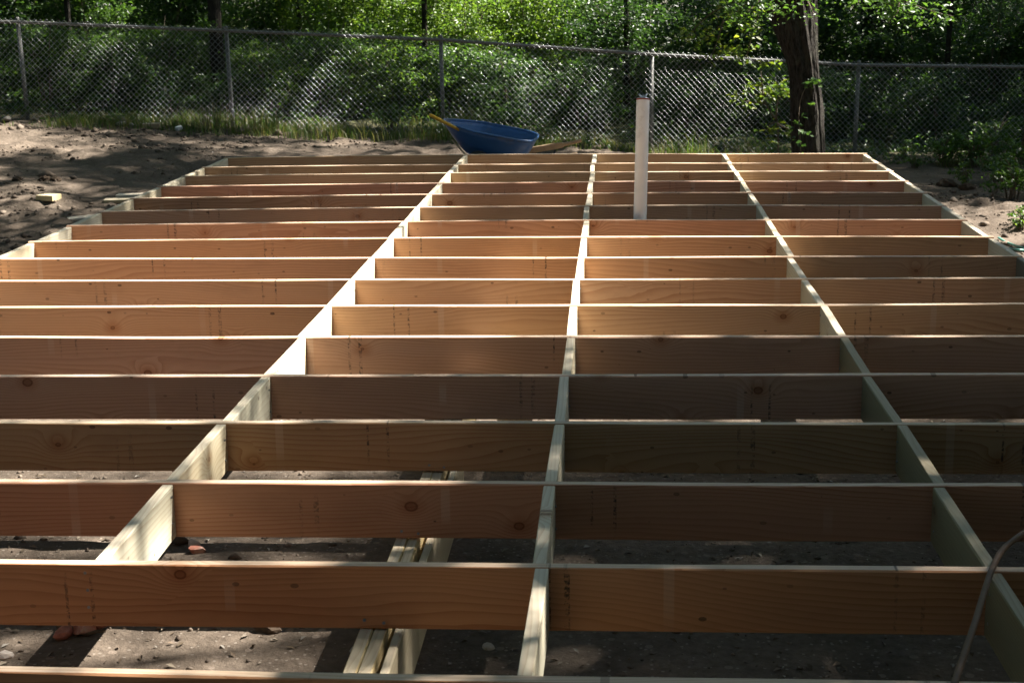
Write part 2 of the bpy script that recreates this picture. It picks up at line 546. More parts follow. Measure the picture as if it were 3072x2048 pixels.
JPX = {0: [(0, 1999), (262, 2009), (654, 2016), (1024, 2032), (1570, 2045), (2400, 2050), (3072, 2048)],
1: [(0, 1673), (305, 1676), (654, 1688), (1024, 1695), (1613, 1702), (2048, 1702.5), (2572, 1699), (3052, 1698)],
2: [(0, 1437), (510, 1443), (1024, 1449), (1635, 1452), (2048, 1452.8), (2833, 1450), (3072, 1449.5)],
3: [(0, 1263), (653, 1265), (1024, 1266), (1655, 1269), (2048, 1268.5), (2701, 1266.7), (3072, 1266)],
4: [(0, 1124), (805, 1125), (1024, 1125), (1690, 1125), (2048, 1124), (2614, 1121.7), (3072, 1121)],
5: [(0, 1010.7), (892, 1008.5), (1024, 1008.5), (1707, 1008.5), (2048, 1007.6), (2536, 1006.8), (3072, 1005.5)],
6: [(0, 920.6), (975, 917), (1712, 914.5), (2048, 914), (2470, 913), (3072, 911.5)],
7: [(0, 843.5), (1024, 838), (1725, 835), (2418, 834), (3072, 834)],
8: [(0, 779), (1024, 772), (1734, 768), (2374, 768.6), (3071, 770)],
9: [(95, 725), (1024, 715.5), (1168, 714), (1742, 710), (2331, 709.5), (2975, 711)],
10: [(205, 676), (1024, 665.5), (1220, 663), (1755, 659.5), (2309, 658), (2897, 658.7)],
11: [(305, 635), (1024, 624), (1268, 619), (1768, 616.5), (2274, 615), (2836, 617)],
12: [(392, 594), (1024, 586), (1294, 582), (1773, 580), (2240, 578), (2779, 578)],
13: [(470, 559), (1024, 552), (1320, 548), (1775, 545), (2222, 543), (2727, 543)],
14: [(542, 528), (1024, 522), (1346, 518), (1779, 516), (2200, 514), (2679, 513)],
15: [(605, 502), (1024, 496), (1372, 493), (1784, 490.6), (2183, 490), (2634, 488.5)],
16: [(666, 473), (1024, 467), (1394, 464.5), (1786, 461.5), (2165, 461.5), (2599, 460.6)]}
XL, XLB, XMB, XRB, XR = -3.425, -1.045, .213, 1.455, 2.79      # ends of the joists and the three blocking lines
JH, JT = .187, .038
JFIT = {}
for n, pts in JPX.items():                                    # each joist's own slight bow, in metres
    W = np.array([on_plane(u, v, ZD)[:2] for u, v in pts])
    y = W[:, 1]
    c = np.polyfit(W[:, 0]/3, y, 2)
    if n < 9: c[0] *= .5; c = np.polyfit(W[:, 0]/3, y, 1).tolist(); c = [0]+c
    JFIT[n] = np.array(c)
def jy(n, x):
    return np.polyval(JFIT[n], np.asarray(x)/3)

T = lambda r, g, b: (r, g, b)
JT_TONE = [tuple(a*b for a, b in zip(q, (1.30, 1.20, 1.22))) for q in [T(.50, .29, .155), T(.52, .285, .145), T(.44, .255, .16), T(.36, .255, .145), T(.47, .31, .225), T(.49, .325, .225),
           T(.54, .375, .225), T(.53, .36, .225), T(.54, .345, .205), T(.55, .35, .20), T(.57, .345, .215), T(.42, .30, .21),
           T(.46, .29, .185), T(.48, .28, .19), T(.41, .315, .20), T(.44, .315, .195), T(.45, .33, .205)]]
frame = empty('floor_frame', (0, 5.5, ZD))
tag(frame, 'unfinished wooden floor frame of long joists and cross blocking standing on the dirt', 'floor frame')
for n in range(17):
    xs = np.linspace(XL, XR, 64)
    zc = ZD + (vnoise(xs*.9+n*9.1, xs*0+n, 8)-.5)*.006
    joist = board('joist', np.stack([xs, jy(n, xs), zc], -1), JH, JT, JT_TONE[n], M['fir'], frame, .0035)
    if n in (1, 2, 3):                                        # toe nails above the girder
        for k in range(2):
            nx_ = -.29+.055*k+.006*n
            mb = MB()
            yy = float(jy(n, nx_))-JT/2
            mb.tube([(nx_, yy+.004, ZD-JH+.022-.008*k), (nx_, yy-.010, ZD-JH+.028-.008*k)], .0022, 6)
            mb.tube([(nx_, yy-.008, ZD-JH+.028-.008*k), (nx_, yy-.011, ZD-JH+.0295-.008*k)], .0048, 8)
            mb.build('nail', M['nail'], joist)
joist0 = [c for c in frame.children]
joist0[1]['label'] = 'orange brown joist nearest but one to the camera'
joist0[3]['label'] = 'dull olive brown joist'
def blocks(name, X, ns, drop, off=0.0):
    for n in ns:
        xo = X + random.uniform(-.006, .006) + off*((n % 2)-.5)
        ya = float(jy(n, xo))+JT/2+.0015
        yb = float(jy(n+1, xo))-JT/2-.0015
        ys = np.linspace(ya, yb, 10)
        sk = random.uniform(-.006, .006)
        g = random.uniform(.92, 1.06)
        gr = random.uniform(-.03, .03)
        tone = (.62*g+gr, .585*g, .45*g-gr)
        if name == 'rim_block' and X > 0 and n == 7: tone = (.20, .185, .14)
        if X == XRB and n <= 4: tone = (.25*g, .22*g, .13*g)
        dz = ZD - drop - random.uniform(0, .004)
        path = [(xo + sk*(k/9-.5), yy, dz + random.uniform(-.0007, .0007)) for k, yy in enumerate(ys)]
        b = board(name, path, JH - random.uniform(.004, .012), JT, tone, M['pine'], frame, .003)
        if name == 'rim_block' and X > 0 and n == 7: b['label'] = 'old grey stained rim block'
        if name == 'blocking' and n <= 6:                      # toe nails near both ends
            fs = 1 if X < XRB-.5 else -1
            for e_, (yy, sgn) in enumerate(((ya, 1), (yb, -1))):
                for q in range(2):
                    zz = dz-.045-.085*q+random.uniform(-.012, .012); yn = yy+sgn*(.03+random.uniform(0, .012))
                    mb = MB(); xf = xo+fs*JT/2
                    mb.tube([(xf-fs*.004, yn+sgn*.001, zz), (xf+fs*.003, yn, zz)], .0042, 7)
                    mb.build('nail', M['nail'], b)
for k, (u, v_) in enumerate(((210, 1305), (213, 1351), (212, 1386))):   # nails through the second joist into the blocking behind it
    q = on_plane(u*1.3061, 1664, ZD)
    zz = ZD-.028-.052*k; yy = float(jy(1, q[0]))-JT/2
    mb = MB(); mb.tube([(q[0]+.002, yy+.004, zz), (q[0]+.002, yy-.0025, zz)], .0048, 8)
    mb.build('nail', M['nail'], joist0[1])
blocks('blocking', XLB, range(1, 16), .002)
blocks('blocking', XMB, range(0, 16), .002)
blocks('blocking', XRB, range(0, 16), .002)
blocks('rim_block', XL+JT/2, range(0, 16), .006)
blocks('rim_block', XR-JT/2, range(0, 16), .004)
# the doubled girder below, with a spare plank against it
for k in range(2):
    ys = np.linspace(-.4, 11.4, 60)
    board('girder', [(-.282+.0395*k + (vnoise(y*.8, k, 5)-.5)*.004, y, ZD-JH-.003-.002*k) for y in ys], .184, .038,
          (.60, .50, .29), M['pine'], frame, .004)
ys = np.linspace(.1, 2.55, 24)
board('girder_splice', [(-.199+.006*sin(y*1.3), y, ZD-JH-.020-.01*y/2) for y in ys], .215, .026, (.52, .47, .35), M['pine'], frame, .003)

# ------------------------------------------------------------------ vent pipe
pb = on_plane(1920, 655, ZD-.02)
dpt = float((pb-CAMP) @ _F)
tp = at_depth(1929, 300, dpt+.02)
dirv = (tp-pb)/np.linalg.norm(tp-pb)
gb = pb - dirv*(ZD+.02)
pipe = empty('drain_pipe', gb)
tag(pipe, 'upright white plastic drain pipe capped with a wing nut plug, rising between the joists', 'pipe')
mb = MB()
r0 = .0465
mb.tube([gb-dirv*.1, tp], [r0, r0], 32, cap=False)
mb.tube([tp, gb-dirv*.1], [r0-.006, r0-.006], 32, cap=False)
ringv = []
mb.build('pipe_stem', M['pvc'], pipe, True)
mb = MB()
mb.tube([tp-dirv*.004, tp+dirv*.006], [r0+.0015, r0+.0015], 32)
mb.build('rubber_plug', M['rubber_red'], pipe)
mb = MB()
mb.tube([tp+dirv*.0065, tp+dirv*.012], [r0-.004, r0-.006], 28)
mb.tube([tp+dirv*.01, tp+dirv*.035], [.005, .005], 10)
pl = mb.build('plug_plate', M['zinc'], pipe)
mb = MB()
for s_ in (-1, 1):
    a = tp+dirv*.014
    side = np.array([1, .25, 0])*s_
    side = side/np.linalg.norm(side)
    mb.tube([a+side*.004, a+side*.016+dirv*.010, a+side*.030+dirv*.028], [.007, .0085, .0045], 8)
mb.build('wing_nut', M['zinc'], pl, True)

# ------------------------------------------------------------------ chain link fence
fence = empty('chain_link_fence', (TOPS[3][0], TOPS[3][1], TOPS[3][2]-FH))
tag(fence, 'galvanised chain link fence on round steel posts running across the back of the yard', 'fence')
PX = np.linspace(TOPS[0][0], TOPS[-1][0], 200)
cs_t = np.linspace(0, len(TOPS)-1, 161)
rail_pts = np.stack([np.interp(cs_t, range(len(TOPS)), TOPS[:, k]) for k in range(3)], -1)
mb = MB()
mb.tube(rail_pts - np.array([0, 0, .02]), .021, 12)
mb.build('top_rail', M['galv'], fence, True)
lean = [(0, 0)]*2 + [(.055, 0), (.045, 0), (.012, 0), (-.01, 0), (-.045, 0)] + [(0, 0)]*2
for k, tpz in enumerate(TOPS):
    mb = MB()
    base = tpz + np.array([lean[k][0]*.5, .035, -FH-.25])
    top = tpz + np.array([0, .035, .0])
    mb.tube([base, top], .026, 14)
    po = mb.build('post', M['galv'], fence, True)
    mb = MB()                                              # loop cap that carries the rail, and two tie bands
    mb.tube([top+np.array([0, 0, -.005]), top+np.array([0, -.012, .022]), top+np.array([0, -.03, .026])], [.029, .027, .018], 12)
    mb.build('post_cap', M['galv'], po, True)
# woven wire: every strand zigzags down the full height and hooks its neighbours
P_ = .0365
L_tot = np.linalg.norm(np.diff(rail_pts, axis=0), axis=1)
Ls = np.concatenate([[0], np.cumsum(L_tot)])
nseg = int(FH/P_)+1
strands = int(Ls[-1]/P_)
kk = np.arange(nseg+1)
wv, wf = [], []
NS = 5
ang = np.arange(NS)*2*pi/NS
rw = .0016
base_i = 0
for i in range(strands):
    sx = i*P_ + ((kk+i) % 2)*P_*1.04 - .02*P_
    sag = 0.004*np.sin(kk*.5+i)
    X = np.interp(sx, Ls, rail_pts[:, 0]); Y = np.interp(sx, Ls, rail_pts[:, 1]); Z = np.interp(sx, Ls, rail_pts[:, 2])
    pts = np.stack([X+sag*.3, Y-.024+.004*np.where((kk+i) % 2 == 0, 1, -1), Z+.028-kk*P_], -1)
    d = np.gradient(pts, axis=0)
    # one ring at each end of each straight run, so the wire stays round
    a_ = pts[:-1]; b_ = pts[1:]
    dd = b_-a_
    dd /= np.linalg.norm(dd, axis=1)[:, None]
    s1 = np.cross(dd, np.array([0, 1.0, 0])); s1 /= np.linalg.norm(s1, axis=1)[:, None]
    s2 = np.cross(dd, s1)
    ring = (s1[:, None, :]*np.cos(ang)[None, :, None] + s2[:, None, :]*np.sin(ang)[None, :, None])*rw
    va = a_[:, None, :]+ring-dd[:, None, :]*.001; vb = b_[:, None, :]+ring+dd[:, None, :]*.001
    vv = np.stack([va, vb], 1).reshape(-1, 3)
    wv.append(vv)
    q = np.arange(len(a_))[:, None]*2*NS
    k0 = np.arange(NS)[None, :]; k1 = (k0+1) % NS
    wf.append((np.stack([q+k0, q+k1, q+NS+k1, q+NS+k0], -1).reshape(-1, 4))+base_i)
    base_i += len(vv)
mesh_obj('wire_mesh', np.concatenate(wv), np.concatenate(wf), M['wire'], fence, True)

# ------------------------------------------------------------------ leaves
def leaves(centres, size, tones, up=.55, aspect=.5, rng=RNG, jit=.25, dirs=None):
    """vertices, faces and tone of folded leaf blades at the given points"""
    n = len(centres)
    C = np.asarray(centres, float)
    nr = rng.normal(size=(n, 3)); nr[:, 2] = np.abs(nr[:, 2])*1.0+up*1.6
    nr /= np.linalg.norm(nr, axis=1)[:, None]
    a = rng.normal(size=(n, 3)) if dirs is None else dirs + rng.normal(size=(n, 3))*.5
    a -= (a*nr).sum(1)[:, None]*nr
    a /= np.linalg.norm(a, axis=1)[:, None]+1e-9
    b = np.cross(nr, a)
    L = (size*(1+jit*rng.normal(size=n)))[:, None]
    sz = np.broadcast_to(size, (n,))[:, None]
    L = np.clip(L, sz*.45, sz*1.7)
    Wd = L*aspect*.5
    fold = nr*L*.10
    v = np.stack([C-a*L*.5, C-b*Wd-a*L*.06+fold, C+a*L*.5-nr*L*.10, C+b*Wd-a*L*.06+fold], 1).reshape(-1, 3)
    i = np.arange(n)[:, None]*4
    f = np.concatenate([i+np.array([[0, 2, 1]]), i+np.array([[0, 3, 2]])], 0)
    tn = np.asarray(tones, float)
    pick = tn[rng.integers(0, len(tn), n)]*(rng.uniform(.55, 1.08, n))[:, None]
    tone = np.repeat(pick, 4, axis=0)
    return v, f, tone

GREEN = [(.050, .105, .026), (.062, .125, .028), (.045, .090, .030), (.075, .140, .030)]
BRIGHT = [(.095, .175, .030), (.120, .195, .034), (.080, .150, .032), (.135, .200, .040)]
DEEP = [(.026, .058, .022), (.034, .072, .024), (.022, .050, .020)]
YEL = [(.150, .200, .030), (.120, .180, .028), (.180, .210, .036)]

def clump_points(n, c, r, flat=.6, rng=RNG):
    p = rng.normal(size=(n, 3))*np.array([1, 1, flat])*r*.55
    return p + np.asarray(c)

# --- a mask of what the canopy leaves lit, on the plane of the floor frame
def ell(x, y, cx, cy, rx, ry):
    return np.exp(-(((x-cx)/rx)**2 + ((y-cy)/ry)**2)**1.5)
def lit_yard(x, y):
    l = .02 + 0*x
    l = np.maximum(l, 1.15*ell(x, y, -1.45, 5.2, 2.5, 2.3))
    l = np.maximum(l, .95*ell(x, y, .5, 6.1, 1.2, 1.15))
    l = np.maximum(l, .72*ell(x, y, 2.2, 6.8, 1.5, .75))
    l = np.maximum(l, .46*ell(x, y, -1.2, 9.6, 3.4, 2.6))
    l = np.maximum(l, .50*ell(x, y, 1.9, 10.2, 1.6, 2.2))
    l = np.maximum(l, .66*ell(x, y, -1.5, 1.55, 1.6, 1.6)*.90)
    l = np.maximum(l, .62*ell(x, y, -.75, .05, .75, .35))
    l = np.maximum(l, .42*ell(x, y, .3, .2, .8, .7))
    l = np.maximum(l, .36*ell(x, y, 2.2, 4.2, 1.3, 1.3))
    l = np.maximum(l, .74*ell(x, y, -7.2, 13.6, 2.2, 1.8))
    l = np.maximum(l, .47*ell(x, y, -5.9, 9.8, 2.2, 2.6))
    l = np.maximum(l, .85*ell(x, y, 4.9, 9.6, 1.5, 2.6))
    l = np.maximum(l, .58*ell(x, y, .6, 16.0, 2.4, .9))
    l = np.maximum(l, .52*ell(x, y, -5.4, 16.3, 2.6, .8))
    l = np.maximum(l, 1.0*ell(x, y, 2.0, 12.1, 1.8, .9))
    l = np.maximum(l, 1.0*ell(x, y, 1.8, 14.2, 1.1, .8))
    l = np.maximum(l, 1.0*ell(x, y, 4.2, 10.4, 1.5, 1.9))
    l = np.maximum(l, .50*ell(x, y, -2.5, 14.2, 3.0, 1.3))
    l = np.maximum(l, .75*ell(x, y, 1.6, 13.6, 2.6, 1.3))
    return l
def lit_wood(x, y):
    l = .08 + 0*x
    l = np.maximum(l, 1.25*ell(x, y, -1.9, 21.2, 3.2, 2.9))
    l = np.maximum(l, .60*ell(x, y, -2.4, 18.4, 1.7, 2.6))
    l = np.maximum(l, .55*ell(x, y, -8.5, 18.0, 2.2, 2.4))
    l = np.maximum(l, .9*ell(x, y, -4.0, 30.0, 4.0, 4.0))
    l = np.maximum(l, .35*ell(x, y, 5.6, 17.0, 1.8, 1.6))
    return l

def canopy(xr, yr, z, litf, step, seed, hr, per=12):
    rng = np.random.default_rng(seed)
    xs = np.arange(xr[0], xr[1], step); ys = np.arange(yr[0], yr[1], step)
    X, Y = np.meshgrid(xs, ys)
    X = (X + rng.uniform(-.5, .5, X.shape)*step).ravel(); Y = (Y + rng.uniform(-.5, .5, Y.shape)*step).ravel()
    nz = fbm(X*1.5, Y*1.5, seed, 3)*.50 + fbm(X*.55, Y*.55, seed+5, 2)*.25 + vnoise(X*3.6, Y*3.6, seed+3)*.25
    keep = litf(X, Y) + (nz-.5)*1.55 < .5
    X, Y = X[keep], Y[keep]
    H = rng.uniform(hr[0], hr[1], len(X))
    # branches sit in loose layers
    H = hr[0] + (hr[1]-hr[0])*np.clip(fbm(X*.35, Y*.35, seed+9, 2)*.8 + rng.uniform(-.12, .22, len(X)), 0, 1)
    P = np.stack([X, Y, np.full(len(X), z)], -1) + TOSUN[None, :]*(H/TOSUN[2])[:, None]
    return P, rng

CL1, rng1 = canopy((-9.5, 6.5), (-2.5, 16.6), ZD, lit_yard, .24, 101, (9.0, 16.0))
CL3, rng3 = canopy((-22, -9.5), (-6, 40), ZD, lambda x, y: .08+0*x, .62, 303, (6.0, 14.0))  # unseen canopy added on the left to keep skylight off the yard
CL4, rng4 = canopy((-9.5, 13), (31, 42), ZD, lambda x, y: .12+0*x, .62, 304, (4.0, 11.0))  # unseen canopy added over the back of the woods, also against skylight
CL2, rng2 = canopy((-11, 13), (16.6, 31), 1.0, lit_wood, .36, 202, (5.0, 11.0))

# ------------------------------------------------------------------ trees
def trunk_mesh(path, rad, seg=40, rough=.012, seed=1, freq=9, sub=8):
    """tapered trunk with furrowed bark; path and rad at a few stations (rad may be (along x, along y))"""
    P = smooth_path(path, sub)
    R = smooth_path([(r if hasattr(r, '__len__') else (r, r)) for r in rad], sub)
    v = []
    for i, (p, r) in enumerate(zip(P, R)):
        for k in range(seg):
            t = 2*pi*k/seg
            h = p[2]
            n1 = float(fbm(cos(t)*freq*.5+h*.35+seed, sin(t)*freq*.5+h*.22, seed, 2))
            n2 = float(fbm(t*freq*1.3+seed+ (h*.9), h*1.6, seed+3, 3))
            ridge = abs(n2-.5)*2
            d = 1 + ((n1-.5)*.22) 
            q = rough*(ridge*1.4-.5)
            v.append((p[0]+cos(t)*(r[0]*d+q), p[1]+sin(t)*(r[1]*d+q), p[2]))
    f = []
    for i in range(len(P)-1):
        for k in range(seg):
            k2 = (k+1) % seg
            f.append((i*seg+k, i*seg+k2, (i+1)*seg+k2, (i+1)*seg+k))
    return v, f

def limb(mb, a, b, r0, r1, wob=.12, n=7, rng=random):
    a = np.array(a, float); b = np.array(b, float)
    L = np.linalg.norm(b-a)
    pts = [a]
    for k in range(1, n):
        t = k/n
        pts.append(a+(b-a)*t + np.array([rng.uniform(-1, 1), rng.uniform(-1, 1), rng.uniform(-.3, 1)])*wob*L*.25*sin(pi*t))
    pts.append(b)
    mb.tube(smooth_path(pts, 2), np.linspace(r0, r1, (len(pts)-1)*2+1), 7)

class Tree:
    def __init__(s, name, x, y, label, cat='tree', group=None, r=.2, mat='bark_dark', h=7.5, lean=(0, 0)):
        z = float(gz(x, y))
        s.root = empty(name, (x, y, z)); tag(s.root, label, cat, group)
        s.p = np.array([x, y, z]); s.h = h; s.r = r; s.mat = mat; s.lean = lean; s.clumps = []; s.far = []
        s.custom = None
    def top(s, t):
        return s.p + np.array([s.lean[0]*t*t, s.lean[1]*t*t, s.h*t])
    def finish(s, rng, per, size, tones, spread, dens=None):
        if s.custom is None:
            path = [s.top(t)-np.array([0, 0, .1*(t == 0)]) for t in (0, .08, .2, .4, .6, .8, 1)]
            v, f = trunk_mesh(path, [s.r*1.45, s.r*1.12, s.r, s.r*.9, s.r*.75, s.r*.5, s.r*.22], 18, s.r*.06, int(s.r*1000), 5, 6)
        else:
            v, f = s.custom
        mesh_obj('trunk', v, f, M[s.mat], s.root, True)
        if not s.clumps and not s.far: return
        C = np.array(s.clumps+s.far)
        nnear = len(s.clumps)
        # limbs reach towards groups of clumps
        mb = MB()
        k = max(5, min(16, len(C)//60))
        cen = C[rng.choice(len(C), k, replace=False)]
        for c in cen:
            dxy = np.linalg.norm(c[:2]-s.p[:2])
            t = np.clip((c[2]-s.p[2]-dxy*.55)/s.h, .33, .92)
            limb(mb, s.top(t), c, max(.03, s.r*.38*(1.1-t)), .008, .35)
        mb.build('limbs', M[s.mat], s.root, True)
        P = []
        for i, c in enumerate(C):
            P.append(clump_points(40 if i >= nnear else (per if dens is None else int(dens(c))), c, (spread if i < nnear else .6)*rng.uniform(.7, 1.35), .55, rng))
        big_ = np.concatenate([np.full(len(p), 1.0 if i < nnear else .28/size) for i, p in enumerate(P)])
        P = np.concatenate(P)
        v, f, tn = leaves(P, size*big_, tones, .4, .55, rng)
        mesh_obj('crown', v, f, M['leaf'], s.root, attrs={'tone': tn})

TREES = []
# the big tree by the fence: measured stations (photo column of its left and right edge, photo row)
TD = 17.2
st = [(455, 2378, 2473), (400, 2375, 2471), (300, 2371, 2466), (240, 2369, 2458), (180, 2360, 2453), (120, 2336, 2451), (70, 2317, 2450), (20, 2300, 2451)]
path, rad = [], []
for v_, l_, r_ in st:
    a, b = at_depth(l_, v_, TD), at_depth(r_, v_, TD)
    c = (a+b)/2; path.append(c); rad.append((np.linalg.norm(b-a)/2, .19))
bx, by = path[0][0], path[0][1]
bz = float(gz(bx, by))
path = [np.array([bx, by, bz-.1]), np.array([bx, by, bz+.12])] + path
rad = [(rad[0][0]*1.25, .25), (rad[0][0]*1.08, .21)] + rad
path = [p for i, p in enumerate(path) if i == 0 or p[2] > path[i-1][2]+.02 or i == 1]
big = Tree('shade_tree', bx, by, 'large tree with furrowed grey bark standing in front of the fence', r=.2, mat='bark', h=13)
z0 = path[-1][2]
forkL = [path[-1]+np.array([-.02, 0, .02])]
up = [path[-1]+np.array([-.05, .0, .25])]
path2 = path+up
rad2 = rad+[(rad[-1][0]*1.02, .19)]
v1, f1 = trunk_mesh(path2, rad2[:len(path2)], 240, .022, 5, 8, 18)
mbx = MB(); mbx.add(v1, f1)
fk = path2[-1]
for dx, ex, rr in ((-.09, np.array([-1.3, .2, 3.6]), .13), (.10, np.array([.7, -.1, 4.6]), .15)):
    pts = [fk+np.array([dx, 0, -.15]), fk+np.array([dx*1.8, 0, .35]), fk+ex*.5, fk+ex]
    mbx.tube(smooth_path(pts, 6), np.linspace(rr, rr*.45, 19), 16)
big.custom = (mbx.v, mbx.f)
TREES.append(big)
# trees at the right throw the dapple; the rest are added to block skylight
yard_specs = [('shade_tree', 10.5, 4.2, 'tall tree standing to the right of the floor frame', .26), ('shade_tree', 9.6, -3.2, 'tall tree on the right behind the camera', .2),
              ('shade_tree', 9.0, 11.2, 'tree at the right of the yard near the far end of the frame', .15)]
for nm, x, y, lab, r in yard_specs:
    TREES.append(Tree(nm, x, y, lab, r=r, h=15, lean=(-.8, 0)))
for x, y, lab in ((-7.5, -7.2, 'unseen tree added behind the camera on the left to block skylight'), (-1.5, -8.0, 'unseen tree added directly behind the camera to block skylight'), (4.5, -7.4, 'unseen tree added behind the camera on the right to block skylight')):
    TREES.append(Tree('shade_tree', x, y, lab, r=.2, h=8.5))
for x, y, lab in ((-9.6, 2.5, 'unseen tree added left of the yard beside the camera to block skylight'), (-10.6, 10.5, 'unseen tree added left of the yard near the fence to block skylight')):
    TREES.append(Tree('shade_tree', x, y, lab, r=.22, h=13))
NY = len(TREES)
lt = at_depth(660, 240, 21.8)
wood_specs = [(lt[0]-.02, lt[1], 'slim dark straight trunk behind the fence near its second post', .085, (-.35, 0)),
              (float(at_depth(2610, 200, 24)[0]), float(at_depth(2610, 200, 24)[1]), 'dark trunk in deep shade behind the fence right of the big tree', .17, (.2, 0)),
              (6.9, 18.8, 'tree in the shade beyond the right end of the fence', .16, (-.3, 0)),
              (11.0, 20.5, 'tree far to the right in the woods', .18, (-.3, 0)),
              (2.4, 26.5, 'tree deep in the dark woods behind the fence', .16, (0, 0)),
              (-7.4, 24.5, 'tree in the woods behind the left end of the fence', .15, (.2, 0)),
              (6.5, 27.0, 'tree at the back of the dark woods on the right', .2, (0, 0)),
              (-11.0, 20.0, 'tree at the far left edge of the woods', .15, (.2, 0))]
for u, dd, lab in ((215, 22.0, 'thin dark stem in the woods left of the slim trunk'), (905, 23.2, 'thin leaning stem in the sunlit green right of the slim trunk'), (1275, 22.4, 'thin stem among the bright shrubs left of the third post'),
                  (1880, 23.0, 'thin stem in the dark woods left of the pipe'), (2840, 22.6, 'thin stem in the dark woods near the right end of the rail')):
    q = at_depth(u, 200, dd)
    wood_specs.append((float(q[0]), float(q[1]), lab, .038, (random.uniform(-1.2, 1.2), 0)))
for x, y, lab, r, ln in wood_specs:
    TREES.append(Tree('woodland_tree', x, y, lab, group='trees in the woods behind the fence', r=r, h=11, lean=ln))
pos = np.array([t.p[:2] for t in TREES])
rngb = np.random.default_rng(404)
for k in range(1500):                                     # unseen foliage added behind the camera and to the right to block skylight
    if k < 1000:
        c = np.array([rngb.uniform(-11, 9), rngb.uniform(-9.5, -6.2), rngb.uniform(.6, 9)])
    else:
        c = np.array([rngb.uniform(5.6, 9.5), rngb.uniform(-6, 4.5), rngb.uniform(.8, 5.5)])
    d = np.linalg.norm(pos[:NY]-c[:2], axis=1)
    TREES[int(np.argmin(d))].clumps.append(c)
for c in CL1:
    d = np.linalg.norm(pos[:NY]-c[:2], axis=1)
    TREES[int(np.argmin(d))].clumps.append(c)
for c in CL2:
    d = np.linalg.norm(pos[NY:]-c[:2], axis=1)
    TREES[NY+int(np.argmin(d))].clumps.append(c)
def dens_yard(c):
    g = c - TOSUN*((c[2]-ZD)/TOSUN[2])
    l = float(lit_yard(np.array(g[0]), np.array(g[1])))
    return 80 if l < .2 else (34 if l < .4 else 22)
for c in np.concatenate([CL3, CL4]):
    d = np.linalg.norm(pos[NY-2:]-c[:2], axis=1)
    TREES[NY-2+int(np.argmin(d))].far.append(c)
def fill(n, x0, x1, y0, y1, z0, z1):                      # unseen leaf clumps added round the yard to close off the open sky
    for k in range(n):
        c = np.array([rngb.uniform(x0, x1), rngb.uniform(y0, y1), rngb.uniform(z0, z1)])
        d = np.linalg.norm(pos-c[:2], axis=1)
        d[0] += 50
        TREES[int(np.argmin(d))].far.append(c)
fill(850, -13.5, -9.3, -6, 25, .5, 10)
fill(500, 9.5, 13, -6, 26, .5, 4.5)
fill(500, 13, 17, -6, 26, 4, 9)
fill(600, -9, 9, -8, -2.2, 7.5, 11)
fill(750, -12, 10, -10, -6.5, .6, 9)
fill(320, 4.6, 9, -6, 2, 2, 7)
fill(500, -14, 13, 31, 36, 3, 12)
for k, t in enumerate(TREES):
    if k < 4: t.finish(np.random.default_rng(300+k), 44, .13, GREEN, .27, dens_yard)
    elif k < NY: t.finish(np.random.default_rng(300+k), 34, .22, DEEP+GREEN, .55)
    else: t.finish(np.random.default_rng(300+k), 42, .18, DEEP+GREEN, .42)

# drooping branches of the big tree that hang into the picture
def hanging(name, pts, n_per, size, tones, parent, mat='leaf', spread=.10, rng=np.random.default_rng(5), r0=.012):
    mb = MB()
    P = []
    for line, cnt in pts:
        L = smooth_path(line, 6)
        mb.tube(L, np.linspace(r0, .003, len(L)), 5)
        L = np.array(L)
        for k in range(cnt):
            t = rng.uniform(.1, 1)**.8
            c = L[int(t*(len(L)-1))]
            P.append(clump_points(n_per, c+rng.normal(size=3)*np.array([1, 1, .7])*spread, spread, .7, rng))
    b = mb.build(name, M['twig'], parent, True)
    v, f, tn = leaves(np.concatenate(P), size, tones, .5, .58, rng)
    mesh_obj('foliage', v, f, M[mat], b, attrs={'tone': tn})
    return b
def dp(u, v, d): return at_depth(u, v, d)
hanging('low_branch', [([dp(2400, -60, 16.8), dp(2520, -18, 16.4), dp(2640, 5, 16.0), dp(2730, 40, 15.8)], 72),
                       ([dp(2380, -50, 16.6), dp(2420, 0, 16.2), dp(2440, 40, 16.0), dp(2455, 52, 16.0)], 13),
                       ([dp(2640, -20, 16), dp(2740, 15, 15.8), dp(2800, 35, 15.6), dp(2860, 50, 15.6)], 26),
                       ([dp(2700, 0, 15.9), dp(2690, 40, 15.8), dp(2660, 75, 15.7)], 7)],
        7, .052, GREEN, big.root, rng=np.random.default_rng(6))
hanging('low_branch', [([dp(2330, -60, 16.9), dp(2290, -10, 16.8), dp(2250, 30, 16.7), dp(2215, 60, 16.7)], 62),
                       ([dp(2300, -20, 16.8), dp(2320, 30, 16.6), dp(2300, 60, 16.6)], 16)],
        7, .052, GREEN, big.root, rng=np.random.default_rng(7))
hanging('low_branch', [([dp(2340, -70, 17.6), dp(2240, 10, 17.8), dp(2170, 70, 18.0), dp(2110, 120, 18.1)], 26),
                       ([dp(2300, -40, 17.6), dp(2270, 60, 17.7), dp(2250, 130, 17.7), dp(2235, 190, 17.8)], 26),
                       ([dp(2240, 0, 17.9), dp(2150, 30, 18.1), dp(2080, 90, 18.2), dp(2060, 120, 18.3)], 22),
                       ([dp(2170, 60, 18.0), dp(2150, 130, 18.0), dp(2125, 190, 18.0)], 12)],
        6, .062, YEL+BRIGHT, big.root, rng=np.random.default_rng(8))

